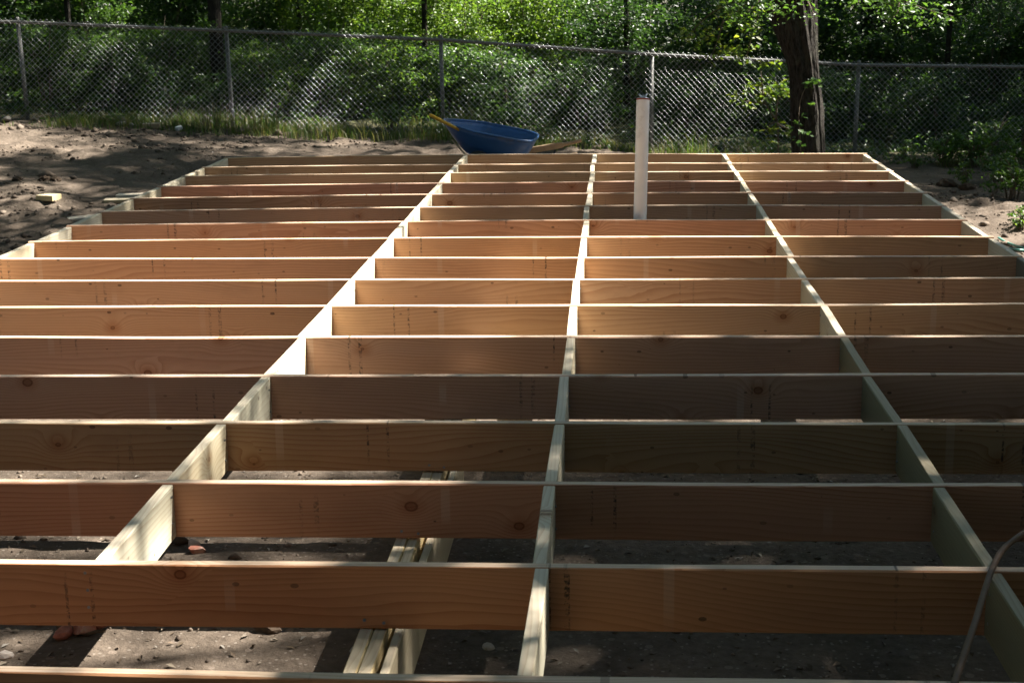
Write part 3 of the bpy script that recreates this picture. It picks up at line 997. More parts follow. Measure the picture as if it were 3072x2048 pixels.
# creeper on the big trunk
vine = empty('climbing_vine', (bx, by-.21, bz)); tag(vine, 'thin green creeper climbing the trunk of the big tree', 'vine')
vd = TD-.24
mb = MB()
vp = smooth_path([dp(2402, 455, vd), dp(2400, 400, vd), dp(2396, 350, vd), dp(2402, 300, vd), dp(2418, 262, vd), dp(2440, 245, vd), dp(2466, 258, vd-.02)], 6)
mb.tube(vp, .005, 5)
mb.build('vine_stem', M['twig'], vine, True)
rg = np.random.default_rng(12)
P = [clump_points(4, vp[int(t*(len(vp)-1))]+np.array([0, -.02, 0])+rg.normal(size=3)*np.array([.05, .02, .03]), .04, .8, rg) for t in rg.uniform(0, 1, 14)]
P += [clump_points(7, dp(2440+k*9, 245+k*k*1.2, vd-.03), .03, .8, rg) for k in range(-2, 3)]
v, f, tn = leaves(np.concatenate(P), .055, DEEP+GREEN, .3, .75, rg)
mesh_obj('vine_leaves', v, f, M['leaf'], vine, attrs={'tone': tn})

# ------------------------------------------------------------------ shrubs and undergrowth
def make_shrub(name, h, w, n_cl, per, size, tones, seed, parent=None, low=.12):
    rng = np.random.default_rng(seed)
    root = empty(name)
    mb = MB()
    P = []
    ns = 7
    stems = []
    for k in range(ns):
        a = rng.uniform(0, 2*pi); q = rng.uniform(.15, .95)
        e = np.array([cos(a)*w*.5*q, sin(a)*w*.5*q, h*rng.uniform(.65, 1.0)*(1-.25*q)])
        b = np.array([cos(a)*.05, sin(a)*.05, -.05])
        mid = b*.5+e*.5+np.array([cos(a)*-.06, sin(a)*-.06, .1])
        L = smooth_path([b, mid, e], 6)
        mb.tube(L, np.linspace(.014, .004, len(L)), 5)
        stems.append(np.array(L))
    for k in range(n_cl):
        s_ = stems[rng.integers(ns)]
        t = rng.uniform(low, 1)
        c = s_[int(t*(len(s_)-1))] + rng.normal(size=3)*np.array([w*.17, w*.17, h*.06])
        c[2] = max(c[2], .04)
        P.append(clump_points(int(per*rng.uniform(.5, 1.5)), c, rng.uniform(.12, .26)*w*.6, .45, rng))
    P = np.concatenate(P)
    P[:, 2] = np.maximum(P[:, 2], .02)
    v, f, tn = leaves(P, size, tones, .5, .55, rng)
    s_ = mb.build('stem', M['twig'], root, True)
    mesh_obj('foliage', v, f, M['leaf'], root, attrs={'tone': tn})
    return root
def copy_tree(o, parent=None):
    c = o.copy(); COL.objects.link(c)
    if parent is not None: c.parent = parent
    for ch in list(o.children): copy_tree(ch, c)
    return c
protos = [make_shrub('shrub', 1.5, 1.5, 80, 110, .050, GREEN+BRIGHT[:1], 41),
          make_shrub('shrub', 2.4, 1.9, 120, 115, .053, GREEN, 42),
          make_shrub('shrub', 2.6, 2.1, 125, 115, .055, BRIGHT, 43),
          make_shrub('shrub', 1.2, 1.3, 70, 100, .046, BRIGHT+GREEN, 44),
          make_shrub('shrub', 2.5, 2.2, 120, 110, .057, DEEP+GREEN[:1], 45),
          make_shrub('shrub', 1.1, 1.4, 70, 100, .049, DEEP+GREEN[:2], 46)]
used = set()
SHRUBS = []
def place_shrub(k, u, dep, sc, label, dx=0):
    """u is where along the photo's width it stands, dep its distance from the camera"""
    p = at_depth(u, 100, dep)
    o = protos[k] if k not in used else copy_tree(protos[k])
    used.add(k)
    o.location = (p[0], p[1], float(gz(p[0], p[1]))-.03)
    o.rotation_euler = (0, 0, random.uniform(0, 6.28))
    o.scale = (sc*random.uniform(.9, 1.12), sc*random.uniform(.9, 1.12), sc*random.uniform(.92, 1.1))
    tag(o, label, 'shrub', 'shrubs behind the fence')
    SHRUBS.append(o)
# front row: (prototype, photo column, distance, scale, where it stands)
ROWS = [
 (5, -160, 21.2, 1.1, 'dark low shrub beyond the left edge of the fence'),
 (0, 130, 20.9, 1.05, 'leafy shrub just right of the leftmost fence post'),
 (5, 330, 20.6, 1.0, 'dark low shrub behind the fence left of the slim trunk'),
 (0, 470, 21.6, 1.05, 'green shrub left of the slim dark trunk'),
 (5, 662, 20.5, .72, 'low shrub at the foot of the slim dark trunk'),
 (3, 800, 20.6, 1.0, 'bright low shrub right of the slim dark trunk'),
 (0, 960, 21.2, 1.1, 'sunlit shrub midway between the second and third fence posts'),
 (3, 1180, 20.9, 1.1, 'bright shrub left of the third fence post'),
 (0, 1330, 21.4, 1.0, 'leafy shrub directly behind the third fence post'),
 (5, 1520, 21.2, 1.05, 'dark shrub behind the fence above the wheelbarrow'),
 (5, 1760, 21.6, 1.1, 'dark shrub left of the pipe in the deep shade'),
 (5, 2080, 21.4, 1.0, 'dark shrub right of the fourth fence post'),
 (5, 2300, 21.8, 1.1, 'shaded shrub behind the sapling'),
 (5, 2560, 21.6, 1.1, 'shaded shrub behind the fifth fence post'),
 (5, 2820, 21.2, 1.1, 'shaded shrub behind the right end of the fence'),
 (5, 3080, 21.0, 1.1, 'dark shrub at the right edge behind the fence'),
 (1, -260, 23.2, 1.05, 'tall shrub at the far left of the woods'),
 (4, 40, 22.6, 1.0, 'tall dark shrub behind the leftmost fence post'),
 (1, 280, 23.2, 1.0, 'tall shrub filling the left of the woods'),
 (4, 480, 24.4, 1.05, 'tall dark shrub behind the slim trunk'),
 (1, 620, 25.5, 1.0, 'tall shrub behind and left of the bright clearing'),
 (1, 860, 23.4, 1.05, 'tall green shrub right of the bright clearing'),
 (2, 1030, 22.8, 1.0, 'tall bright green shrub above the second fence bay'),
 (2, 1200, 23.6, 1.1, 'tall bright green shrub left of the third post'),
 (2, 1400, 22.9, 1.0, 'tall bright green shrub right of the third post'),
 (2, 1590, 23.8, 1.1, 'tall sunlit shrub above the wheelbarrow'),
 (4, 1750, 23.2, 1.0, 'tall dark shrub at the edge of the sunlit green'),
 (4, 1930, 24.2, 1.1, 'tall dark shrub behind the fourth fence post'),
 (4, 2130, 23.4, 1.05, 'tall dark shrub left of the big tree'),
 (4, 2360, 23.8, 1.1, 'tall dark shrub behind the big tree'),
 (4, 2560, 23.2, 1.0, 'tall dark shrub right of the big tree'),
 (4, 2760, 24.0, 1.1, 'tall dark shrub near the right end of the woods'),
 (4, 2960, 23.2, 1.05, 'tall dark shrub above the right end of the rail'),
 (4, 3200, 23.6, 1.1, 'tall dark shrub beyond the right edge of the woods'),
 (1, 160, 26.5, 1.2, 'tall shrub deep in the woods on the left'),
 (1, 420, 28.0, 1.2, 'tall shrub deep behind the slim trunk'),
 (2, 940, 26.5, 1.15, 'tall pale shrub deep behind the second fence bay'),
 (2, 1260, 27.0, 1.2, 'tall pale shrub deep behind the third post'),
 (2, 1500, 27.0, 1.2, 'tall pale shrub deep behind the wheelbarrow'),
 (4, 1820, 27.5, 1.3, 'tall dark shrub deep behind the pipe'),
 (4, 2220, 27.5, 1.3, 'tall dark shrub deep behind the sapling'),
 (4, 2640, 27.5, 1.3, 'tall dark shrub deep in the woods on the right'),
 (4, 3000, 27.5, 1.3, 'tall dark shrub deep at the right edge'),
]
for r in ROWS: place_shrub(*r)

# far wood that reads as one mass
def leaf_mass(name, n, box, size, tones, seed, label):
    rng = np.random.default_rng(seed)
    P = np.stack([rng.uniform(box[0], box[1], n), rng.uniform(box[2], box[3], n), rng.uniform(0, 1, n)], -1)
    hh = (1.2+2.4*fbm(P[:, 0]*.6, P[:, 1]*.6, seed, 3))
    keep = rng.uniform(size=n) < .35+.65*(fbm(P[:, 0]*1.3, P[:, 2]*3.0+P[:, 1]*1.3, seed+2, 2) > .47)
    P[:, 2] = gz_base(P[:, 0], P[:, 1]) + P[:, 2]*hh
    v, f, tn = leaves(P[keep], size, tones, .5, .55, rng)
    o = mesh_obj(name, v, f, M['leaf'], attrs={'tone': tn})
    tag(o, label, 'woods', kind='stuff')
leaf_mass('distant_undergrowth', 90000, (-16, 14, 27, 37), .15, DEEP+GREEN, 71, 'mass of far undergrowth closing off the woods')
def ground_cover():
    rng = np.random.default_rng(72)
    n = 70000
    x = rng.uniform(-12, 9, n); y = fence_y(x) + rng.uniform(-.25, 11, n)
    k = fbm(x*1.1, y*1.1, 55, 3)
    keep = (k > .44)
    x, y = x[keep], y[keep]
    z = gz(x, y) + rng.uniform(.01, .30, len(x))*np.clip((k[keep]-.42)*5, .15, 1)
    v, f, tn = leaves(np.stack([x, y, z], -1), .055, GREEN+DEEP, .7, .6, rng)
    o = mesh_obj('ground_cover', v, f, M['leaf'], attrs={'tone': tn})
    tag(o, 'low leafy ground cover spreading along and behind the fence', 'ground cover', kind='stuff')
ground_cover()

def grass():
    rng = np.random.default_rng(73)
    n = 40000
    x = rng.uniform(-11, 7.5, n)
    off = rng.normal(size=n)*.55 + .10
    y = fence_y(x) + off
    k = fbm(x*1.3, y*1.3, 61, 3)
    side = sstep((x+6)/2)*.0 + 1
    keep = (k > .46) & (off > -.75 + .35*sstep((x-1)/2) - .25*fbm(x*.8, x*0, 62, 2))
    x, y, k = x[keep], y[keep], k[keep]
    n = len(x)
    z = gz(x, y)-.01
    h = rng.uniform(.04, .15, n)*(.45+1.3*np.clip((k-.44)*3.5, 0, 1))*(1+1.0*(fbm(x*1.4, y*1.4, 63, 2) > .60))
    a = rng.uniform(0, 2*pi, n)
    lean = rng.uniform(.15, .8, n)
    dx, dy = np.cos(a), np.sin(a)
    w = rng.uniform(.0025, .0055, n)
    px, py = -dy, dx
    lv = []
    for t, ww in ((0, 1), (.5, .8), (1, 0)):
        cx = x + dx*lean*h*t*t; cy = y + dy*lean*h*t*t; cz = z + h*t*(1-.25*lean*t)
        if ww: lv += [np.stack([cx-px*w*ww, cy-py*w*ww, cz], -1), np.stack([cx+px*w*ww, cy+py*w*ww, cz], -1)]
        else: lv += [np.stack([cx, cy, cz], -1)]
    v = np.stack(lv, 1).reshape(-1, 3)
    i = np.arange(n)[:, None]*5
    f = np.concatenate([i+np.array([[0, 1, 3]]), i+np.array([[0, 3, 2]]), i+np.array([[2, 3, 4]])], 0)
    base = np.array([(.060, .110, .028), (.075, .130, .032), (.10, .14, .045), (.16, .15, .08)])
    pick = base[np.minimum(rng.integers(0, 5, n), 3)]*rng.uniform(.75, 1.25, n)[:, None]
    o = mesh_obj('grass', v, f, M['grass'], attrs={'tone': np.repeat(pick, 5, axis=0)})
    tag(o, 'strip of uncut grass along the foot of the fence', 'grass', kind='stuff')
grass()

# sapling left of the big tree
sp = at_depth(2345, 470, 17.9)
sp[2] = float(gz(sp[0], sp[1]))
sap = empty('sapling', sp); tag(sap, 'young sapling with sunlit yellow green leaves left of the big tree', 'sapling')
sd_ = 17.9
mb = MB()
S0 = dp(2337, 470, sd_); S0[2] = sp[2]-.03
fork = dp(2329, 358, sd_)
lines = [[S0, dp(2334, 400, sd_), fork], [fork, dp(2310, 335, sd_), dp(2298, 312, sd_), dp(2280, 280, sd_+.1)], [fork, dp(2330, 325, sd_-.05), dp(2334, 300, sd_-.05), dp(2345, 292, sd_-.05)],
         [dp(2298, 312, sd_), dp(2260, 308, sd_), dp(2225, 300, sd_-.1)], [dp(2334, 372, sd_), dp(2350, 382, sd_-.1), dp(2368, 388, sd_-.15)], [dp(2325, 365, sd_), dp(2310, 375, sd_), dp(2300, 390, sd_)],
         [dp(2290, 300, sd_), dp(2285, 240, sd_), dp(2280, 180, sd_+.1)]]
for L in lines:
    L = smooth_path(L, 5)
    mb.tube(L, np.linspace(.013, .005, len(L)), 6)
mb.build('stem', M['twig'], sap, True)
rg = np.random.default_rng(14)
P = []
for (u, v_, n_, s_) in [(2300, 275, 26, .10), (2330, 262, 34, .12), (2350, 280, 30, .10), (2318, 295, 24, .10), (2272, 300, 16, .08), (2245, 262, 18, .09), (2235, 300, 14, .09), (2222, 310, 10, .06), (2285, 250, 14, .08),
                        (2312, 385, 22, .10), (2330, 395, 16, .09), (2345, 372, 6, .05), (2368, 385, 9, .05), (2366, 402, 5, .04), (2312, 425, 9, .06), (2255, 320, 10, .07), (2200, 290, 10, .08), (2280, 190, 12, .09), (2320, 200, 10, .09)]:
    P.append(clump_points(n_, dp(u, v_, sd_+rg.uniform(-.12, .12)), s_, .8, rg))
v, f, tn = leaves(np.concatenate(P), .075, YEL+BRIGHT, .6, .5, rg)
mesh_obj('foliage', v, f, M['leaf'], sap, attrs={'tone': tn})

# leafy weeds at the right of the yard and single plants along the fence
weed_protos = [make_shrub('weed', .55, .75, 26, 26, .055, GREEN+BRIGHT[:1], 81, low=.3), make_shrub('weed', .35, .6, 16, 22, .055, BRIGHT+GREEN, 82, low=.3)]
wused = set()
def place_weed(k, u, v_, sc, label, dep=None):
    p = ground_hit(u, v_) if dep is None else at_depth(u, v_, dep)
    o = weed_protos[k] if k not in wused else copy_tree(weed_protos[k])
    wused.add(k)
    o.location = (p[0], p[1], float(gz(p[0], p[1]))-.02)
    o.rotation_euler = (0, 0, random.uniform(0, 6.28)); o.scale = (sc, sc, sc*random.uniform(.85, 1.1))
    tag(o, label, 'weed', 'leafy weeds round the yard')
for a in [(0, 3040, 600, .85, 'leafy weed at the right edge beside the frame'), (0, 2990, 545, .8, 'leafy weed right of the turned soil'),
          (1, 2895, 560, .7, 'small leafy weed on the turned soil'), (0, 3060, 520, 1.0, 'bushy weed at the right edge below the fence'),
          (0, 2920, 500, 1.0, 'bushy weed right of the far corner of the frame'), (0, 2830, 495, .9, 'weed behind the far right corner of the frame'),
          (1, 2745, 505, .6, 'small weed close to the far right corner of the frame'), (0, 2990, 475, 1.2, 'tall weed against the right end of the fence'),
          (1, 3065, 690, .6, 'low weed beside the green hose'), (1, 2710, 475, .8, 'weed at the fence foot right of the fifth post'),
          (1, 915, 388, .45, 'broad leaved weed in the grass right of the second post'), (0, 1180, 390, .8, 'weed in the grass left of the wheelbarrow'),
          (0, 520, 345, .8, 'tall weed in the grass left of the second post')]:
    place_weed(*a)
# cut brush lying on the right
cb = ground_hit(2980, 585)
brush = empty('cut_branch', cb); tag(brush, 'cut leafy branch lying on the dirt at the right', 'branch')
mb = MB()
e0, e1 = ground_hit(2975, 595), ground_hit(3066, 548)
e0[2] += .03; e1[2] += .16
L = smooth_path([e0, (e0+e1)/2+np.array([0, 0, .05]), e1], 6)
mb.tube(L, np.linspace(.014, .006, len(L)), 6)
mb.build('stick', M['twig'], brush, True)
rg = np.random.default_rng(15)
P = np.concatenate([clump_points(9, L[int(t*(len(L)-1))]+rg.normal(size=3)*np.array([.15, .15, .06])+np.array([0, 0, .05]), .12, .6, rg) for t in rg.uniform(.2, 1, 22)])
v, f, tn = leaves(P, .06, GREEN, .5, .55, rg)
mesh_obj('foliage', v, f, M['leaf'], brush, attrs={'tone': tn})

# ------------------------------------------------------------------ wheelbarrow
def wheelbarrow():
    dep = 16.2
    cpx = at_depth(1322+141, 455, dep)
    gzv = float(gz(cpx[0], cpx[1]))
    root = empty('wheelbarrow', (cpx[0], cpx[1], gzv)); tag(root, 'blue plastic wheelbarrow with mortar stains resting behind the far end of the floor frame', 'wheelbarrow')
    # local frame: +x runs to the handles (right in the photo), z up; tilt of the tray
    tilt = radians(11.0); roll = radians(4.0)
    rim_nose = at_depth(1322, 369, dep-.05)
    Rm = Matrix.Rotation(radians(-4), 3, 'Z') @ Matrix.Rotation(tilt, 3, 'Y') @ Matrix.Rotation(roll, 3, 'X')
    O = Vector(rim_nose) + Vector((0, .33, .0))
    def W(p): return O + Rm @ Vector(p)
    s_ = dep/FPX
    Lr = 283*s_/cos(tilt)                                   # rim length
    def outline(x0, x1, w0, w1, z0, z1, nseg=40, nose=.5, tail=.16):
        pts = []
        for k in range(nseg):
            t = 2*pi*k/nseg
            c, s2 = cos(t), sin(t)
            e = .42 if c > 0 else .75
            cx = (abs(c)**e)*(1 if c > 0 else -1); sy = (abs(s2)**.55)*(1 if s2 > 0 else -1)
            X = (x0+x1)/2 + cx*(x1-x0)/2
            tt = (X-x0)/(x1-x0)
            w = w0+(w1-w0)*tt
            w *= min(1, .45+1.5*tt) if tt < .37 else 1
            pts.append((X, sy*w/2, z0+(z1-z0)*tt))
        return pts
    levels = [outline(0, Lr, .62, .64, 0, 0), outline(.035, Lr-.012, .585, .605, -.05, -.055), outline(.135, Lr-.045, .52, .54, -.155, -.15),
              outline(.25, Lr-.09, .43, .46, -.26, -.235), outline(.30, Lr-.12, .36, .40, -.295, -.255)]
    n = 40
    v = []; f = []
    for lv in levels: v += [W(p) for p in lv]
    for i in range(len(levels)-1):
        for k in range(n):
            k2 = (k+1) % n
            f.append((i*n+k, (i+1)*n+k, (i+1)*n+k2, i*n+k2))
    f.append(tuple((len(levels)-1)*n+k for k in range(n)))
    tray = mesh_obj('tray', v, f, M['blue'], root, True)
    sm = tray.modifiers.new('thickness', 'SOLIDIFY'); sm.thickness = .006; sm.offset = 0
    mb = MB()
    rim = [W(p) for p in outline(-.004, Lr+.004, .63, .65, .0, .0)]
    mb.tube(rim+[rim[0], rim[1]], .0125, 8, cap=False)
    mb.build('rolled_rim', M['blue'], tray, True)
    # crust of mortar in the tray
    mb = MB()
    rg = np.random.default_rng(17)
    ring = outline(.16, Lr-.10, .44, .46, -.16, -.20, 30)
    vv = [W((x, y*(.9+.1*rg.uniform()), z+rg.uniform(-.02, .02))) for x, y, z in ring]
    c0 = W((Lr*.5, 0, -.235))
    mid = [c0.lerp(q, .55)+Vector((0, 0, rg.uniform(-.02, .015))) for q in vv]
    nn = len(vv)
    mb.add(vv+mid+[c0], [(k, (k+1) % nn, nn+(k+1) % nn, nn+k) for k in range(nn)]+[(nn+k, nn+(k+1) % nn, 2*nn) for k in range(nn)])
    mb.build('mortar_crust', M['mud'], tray)
    # handles run from the axle under the tray up to the grips
    gripF = Vector(at_depth(1280+2100/4.523, 240+822/4.523, dep+.28))
    midF = Vector(at_depth(1280+1830/4.523, 240+885/4.523, dep+.28))
    dF = (gripF-midF).normalized()
    d3 = Vector(((midF-gripF).x, 0, (midF-gripF).z*1.35)).normalized()
    off = Vector((-.03, -.56, -.085))
    ends = []
    for q in (Vector((0, 0, 0)), off):
        g, m_ = gripF+q, midF+q
        far = m_ + (m_-g).normalized()*.95 + Vector((0, 0, -.03))
        far.z = gzv+.10
        mb = MB()
        # square timber, rounded to a grip at the end
        secs = [(far, .024, .032), (m_.lerp(far, .5), .024, .034), (m_.lerp(far, .12), .022, .034), (m_, .021, .030), (m_.lerp(g, .12), .019, .021), (m_.lerp(g, .9), .0175, .019), (g, .014, .015)]
        vv = []; ff = []
        ax = (g-far).normalized(); sd = ax.cross(Vector((0, 0, 1))).normalized(); up = sd.cross(ax)
        for i, (c, a, b) in enumerate(secs):
            e = .35 if i < 4 else 1.0
            for k in range(12):
                t = 2*pi*k/12
                ct = (abs(cos(t))**e)*(1 if cos(t) > 0 else -1); st_ = (abs(sin(t))**e)*(1 if sin(t) > 0 else -1)
                vv.append(c+sd*a*ct+up*b*st_)
        for i in range(len(secs)-1):
            for k in range(12):
                k2 = (k+1) % 12
                ff.append((i*12+k, i*12+k2, (i+1)*12+k2, (i+1)*12+k))
        ff += [tuple(range(11, -1, -1)), tuple((len(secs)-1)*12+k for k in range(12))]
        mb.add(vv, ff)
        mb.build('handle', M['ash'], root)
        ends.append(far)
        # leg: bent steel strap
        lp = m_.lerp(far, .35)
        mb = MB()
        mb.tube([lp, lp+Vector((.02, 0, -.12)), Vector((lp.x+.06, lp.y, gzv+.01)), Vector((lp.x+.18, lp.y, gzv+.012)), lp+Vector((.26, 0, -.0))], .011, 6)
        mb.build('leg', M['black_steel'], root, True)
        mb = MB()
        mb.tube([m_.lerp(far, .92), W((.14, .12 if q.length == 0 else -.12, -.17))], .010, 6)
        mb.build('tray_brace', M['ash'], root)
    ax = (ends[0]+ends[1])/2 + Vector((.07, 0, -.01))
    r = .135
    mb = MB()
    pts = [(ax.x+cos(t)*(r-.045), ax.y, ax.z+sin(t)*(r-.045)) for t in np.linspace(0, 2*pi, 29)]
    mb.tube(pts, .045, 10, cap=False)
    wh = mb.build('wheel', M['tyre'], root, True)
    mb = MB()
    mb.tube([ax+Vector((0, -.035, 0)), ax+Vector((0, .035, 0))], r-.07, 20)
    mb.tube([ax+Vector((0, -.28, 0)), ax+Vector((0, .28, 0))], .009, 8)
    mb.build('wheel_hub', M['black_steel'], wh)
    # shovel leaning in the tray, its handle over the nose
    a = Vector(at_depth(1280+40/4.523, 240+473/4.523, dep-.12))
    b = Vector(at_depth(1280+470/4.523, 240+690/4.523, dep+.10))
    b2 = b + (b-a)*.75
    sh = empty('shovel', b2); tag(sh, 'shovel with a yellow handle leaning over the nose of the wheelbarrow tray', 'shovel')
    mb = MB(); mb.tube([a, b, b+(b-a)*.25], [.0175, .0175, .017], 12)
    mb.build('handle', M['yellow'], sh, True)
    mb = MB()
    bs = b+(b-a)*.25; dd = (b-a).normalized(); sd = dd.cross(Vector((0, 0, 1))).normalized(); up = sd.cross(dd)
    vv = []; ff = []
    prof = [(0, .05), (.03, .10), (.12, .105), (.2, .085), (.26, .02)]
    for i, (t, w) in enumerate(prof):
        for k in range(7):
            q = (k/6-.5)*2
            vv.append(bs+dd*t*.8+sd*w*q+up*(.02*q*q-.01))
    for i in range(len(prof)-1):
        for k in range(6): ff.append((i*7+k, i*7+k+1, (i+1)*7+k+1, (i+1)*7+k))
    mb.add(vv, ff)
    mb.tube([b+(b-a)*.18, bs+dd*.05], [.02, .022], 8)
    bl = mb.build('blade', M['black_steel'], sh, True)
wheelbarrow()

# ------------------------------------------------------------------ hoses
hp = [(2347, 535), (2290, 575), (2230, 622), (2185, 672), (2160, 715), (2138, 760), (2110, 830), (2065, 970), (2020, 1120), (1975, 1255), (1930, 1390), (1895, 1490), (1862, 1590)]
pts = [on_plane(2048+a/2.292, 1364+b/2.292, ZD+.014) for a, b in hp]
dxy = pts[0]-pts[1]
pts = [pts[0]+dxy*k*np.array([1, .8, 0]) for k in (6, 3.5, 1.5)] + pts
dxy = pts[-1]-pts[-2]
pts = pts + [pts[-1]+dxy*k for k in (1.2, 2.5)]
mb = MB(); L = smooth_path(pts, 5)
mb.tube(L, .0086, 12)
o = mb.build('brown_hose', M['hose'], None, True)
tag(o, 'dull brown rubber hose draped over the joists at the lower right', 'hose')
mb = MB()
g1 = [ground_hit(2600+a/3.136, 400+b/3.136) for a, b in ((1240, 1000), (1290, 1030), (1380, 1068), (1480, 1100))]
g2 = [ground_hit(2600+a/3.136, 400+b/3.136) for a, b in ((1560, 1118), (1480, 1117), (1400, 1110), (1330, 1100))]
g1 = [p+np.array([0, 0, .015]) for p in g1]; g2 = [p+np.array([0, 0, .014]) for p in g2]
e = g1[-1]+(g1[-1]-g1[-2])*1.2
mb.tube(smooth_path(g1+[e]+g2, 6), .010, 8)
o = mb.build('garden_hose', M['green_hose'], None, True)
tag(o, 'pale green garden hose on the dirt beside the right side of the frame', 'hose')

# ------------------------------------------------------------------ things lying about
def lump(name, p, size, mat, seed, label, cat, group=None, sub=2, cut=.35, angular=True):
    import bmesh
    bm = bmesh.new()
    bmesh.ops.create_icosphere(bm, subdivisions=sub, radius=1)
    rg = np.random.default_rng(seed)
    planes = [(np.array(q)/np.linalg.norm(q), rg.uniform(.45, .85)) for q in rg.normal(size=(9, 3))]
    for v in bm.verts:
        c = np.array(v.co)
        if angular:
            for nrm, d in planes:
                t = c @ nrm
                if t > d: c = c-nrm*(t-d)
        else:
            c = c*(.45+1.0*float(fbm(c[0]*3.2+seed, c[1]*3.2+c[2]*3.7, seed, 3)))
        v.co = c*np.array(size)/2
    me = bpy.data.meshes.new(name); bm.to_mesh(me); bm.free()
    if not angular: me.polygons.foreach_set('use_smooth', np.ones(len(me.polygons), dtype=bool))
    me.materials.append(M[mat])
    o = bpy.data.objects.new(name, me); COL.objects.link(o)
    o.location = (p[0], p[1], p[2]+size[2]*cut)
    o.rotation_euler = (0, 0, rg.uniform(0, 6.28))
    tag(o, label, cat, group)
    return o
def scrap(p, L, Wd, H, ang, tone, label, tiltv=0.0, name='lumber_offcut'):
    c, s_ = cos(ang), sin(ang)
    ts = np.linspace(-L/2, L/2, 6)
    path = [(p[0]+c*t, p[1]+s_*t, p[2]+H+t*tiltv) for t in ts]
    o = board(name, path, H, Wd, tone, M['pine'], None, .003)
    tag(o, label, 'offcut')
    return o
scrap(ground_hit(147, 600), .17, .14, .05, -.25, (.62, .55, .34), 'pale yellow lumber offcut lying on the dirt at the left')
scrap(ground_hit(365, 606), .30, .14, .03, .2, (.40, .37, .25), 'greenish board offcut beside the left rim of the frame')
scrap(ground_hit(405, 590), .32, .13, .025, .1, (.70, .68, .62), 'whitish board offcut behind the greenish one')
scrap(ground_hit(262, 655), .34, .16, .02, .5, (.56, .55, .52), 'flat grey board scrap half buried left of the frame')
scrap(ground_hit(455, 385), .20, .11, .06, .15, (.42, .32, .22), 'brown wood block at the grass edge near the second post')
o = lump('crumpled_paper', ground_hit(537, 394), (.13, .11, .09), 'paper', 3, 'crumpled white paper on the shaded dirt', 'litter')
lump('stone', ground_hit(366, 377), (.16, .12, .07), 'stone', 4, 'pale flat stone at the grass edge', 'stone')
lump('stone', ground_hit(22, 366), (.22, .15, .09), 'stone', 5, 'pinkish stone at the far left near the grass', 'stone')
lump('stone', ground_hit(395, 378), (.10, .08, .05), 'stone', 6, 'small pale stone beside the flat one', 'stone')
for k, (u, v_, s_, lab) in enumerate([(52, 541, .11, 'dark clod of soil nearest the left edge'), (134, 541, .12, 'dark clod of soil second from the left edge'), (168, 543, .12, 'dark clod of soil right of the other two'),
                                      (1620, 422, .22, 'large soil clod right of the wheelbarrow tray'), (1580, 432, .16, 'soil clod touching the wheelbarrow tray'), (1700, 432, .15, 'soil clod between wheelbarrow and pipe'),
                                      (2840, 560, .25, 'soil clod on the ridge right of the frame'), (2900, 570, .2, 'soil clod beside the small weed on the right'), (1310, 395, .18, 'soil clod at the foot of the third post'), (1160, 405, .16, 'soil clod left of the shovel handle')]):
    lump('soil_clod', ground_hit(u, v_), (s_, s_*.8, s_*.5), 'clod', 20+k, lab, 'clod', 'clods of turned soil', sub=4, cut=.2, angular=False)
g0 = lambda u, v_: on_plane(u, v_, .0)
def ground_at(u, v_):
    p = ground_hit(u, v_); return p
lump('brick_chunk', ground_at(590, 1660), (.085, .07, .05), 'brick', 30, 'broken red brick piece standing in the sun behind the second joist', 'brick', 'broken brick pieces')
lump('brick_chunk', ground_at(585, 1645), (.05, .05, .055), 'stone', 31, 'pale chunk leaning on the sunlit red brick piece', 'brick', 'broken brick pieces')
lump('brick_chunk', ground_at(260, 1900), (.12, .08, .06), 'brick', 32, 'broken red brick in the shade at the lower left, largest piece', 'brick', 'broken brick pieces')
lump('brick_chunk', ground_at(185, 1912), (.09, .07, .05), 'brick', 33, 'smaller broken brick left of the largest piece', 'brick', 'broken brick pieces')
lump('brick_chunk', ground_at(300, 1885), (.08, .05, .05), 'brick', 34, 'brick piece right of the largest piece under the joist', 'brick', 'broken brick pieces')
lump('brick_chunk', ground_at(800, 1893), (.12, .06, .05), 'clod', 35, 'dark block half hidden under the orange joist', 'brick')
lump('stone', ground_at(1465, 1950), (.05, .04, .03), 'stone', 36, 'small white stone right of the girder', 'stone')
lump('stone', ground_at(15, 1975), (.07, .06, .04), 'stone', 37, 'pale stone at the lower left edge', 'stone')
# brick pavers sunk in the soil at the front right
for r_ in range(5):
    for c_ in range(11):
        x = .42+c_*.205+(r_ % 2)*.10; y = -.02+r_*.105+.006*sin(c_*2.1)
        if random.random() < .35: continue
        z = float(gz(x, y))
        rot = Matrix.Rotation(random.uniform(-.05, .05), 3, 'Z') @ Matrix.Rotation(random.uniform(-.03, .03), 3, 'X')
        mb = MB(); mb.box((x, y, z-.022+random.uniform(0, .008)), (.195, .095, .06), rot)
        o = mb.build('brick_paver', M['paver'], None)
        bv = o.modifiers.new('edge', 'BEVEL'); bv.width = .006; bv.segments = 2
        tag(o, 'dusty brick paver sunk in the soil at the lower right', 'paver', 'brick pavers under the frame')

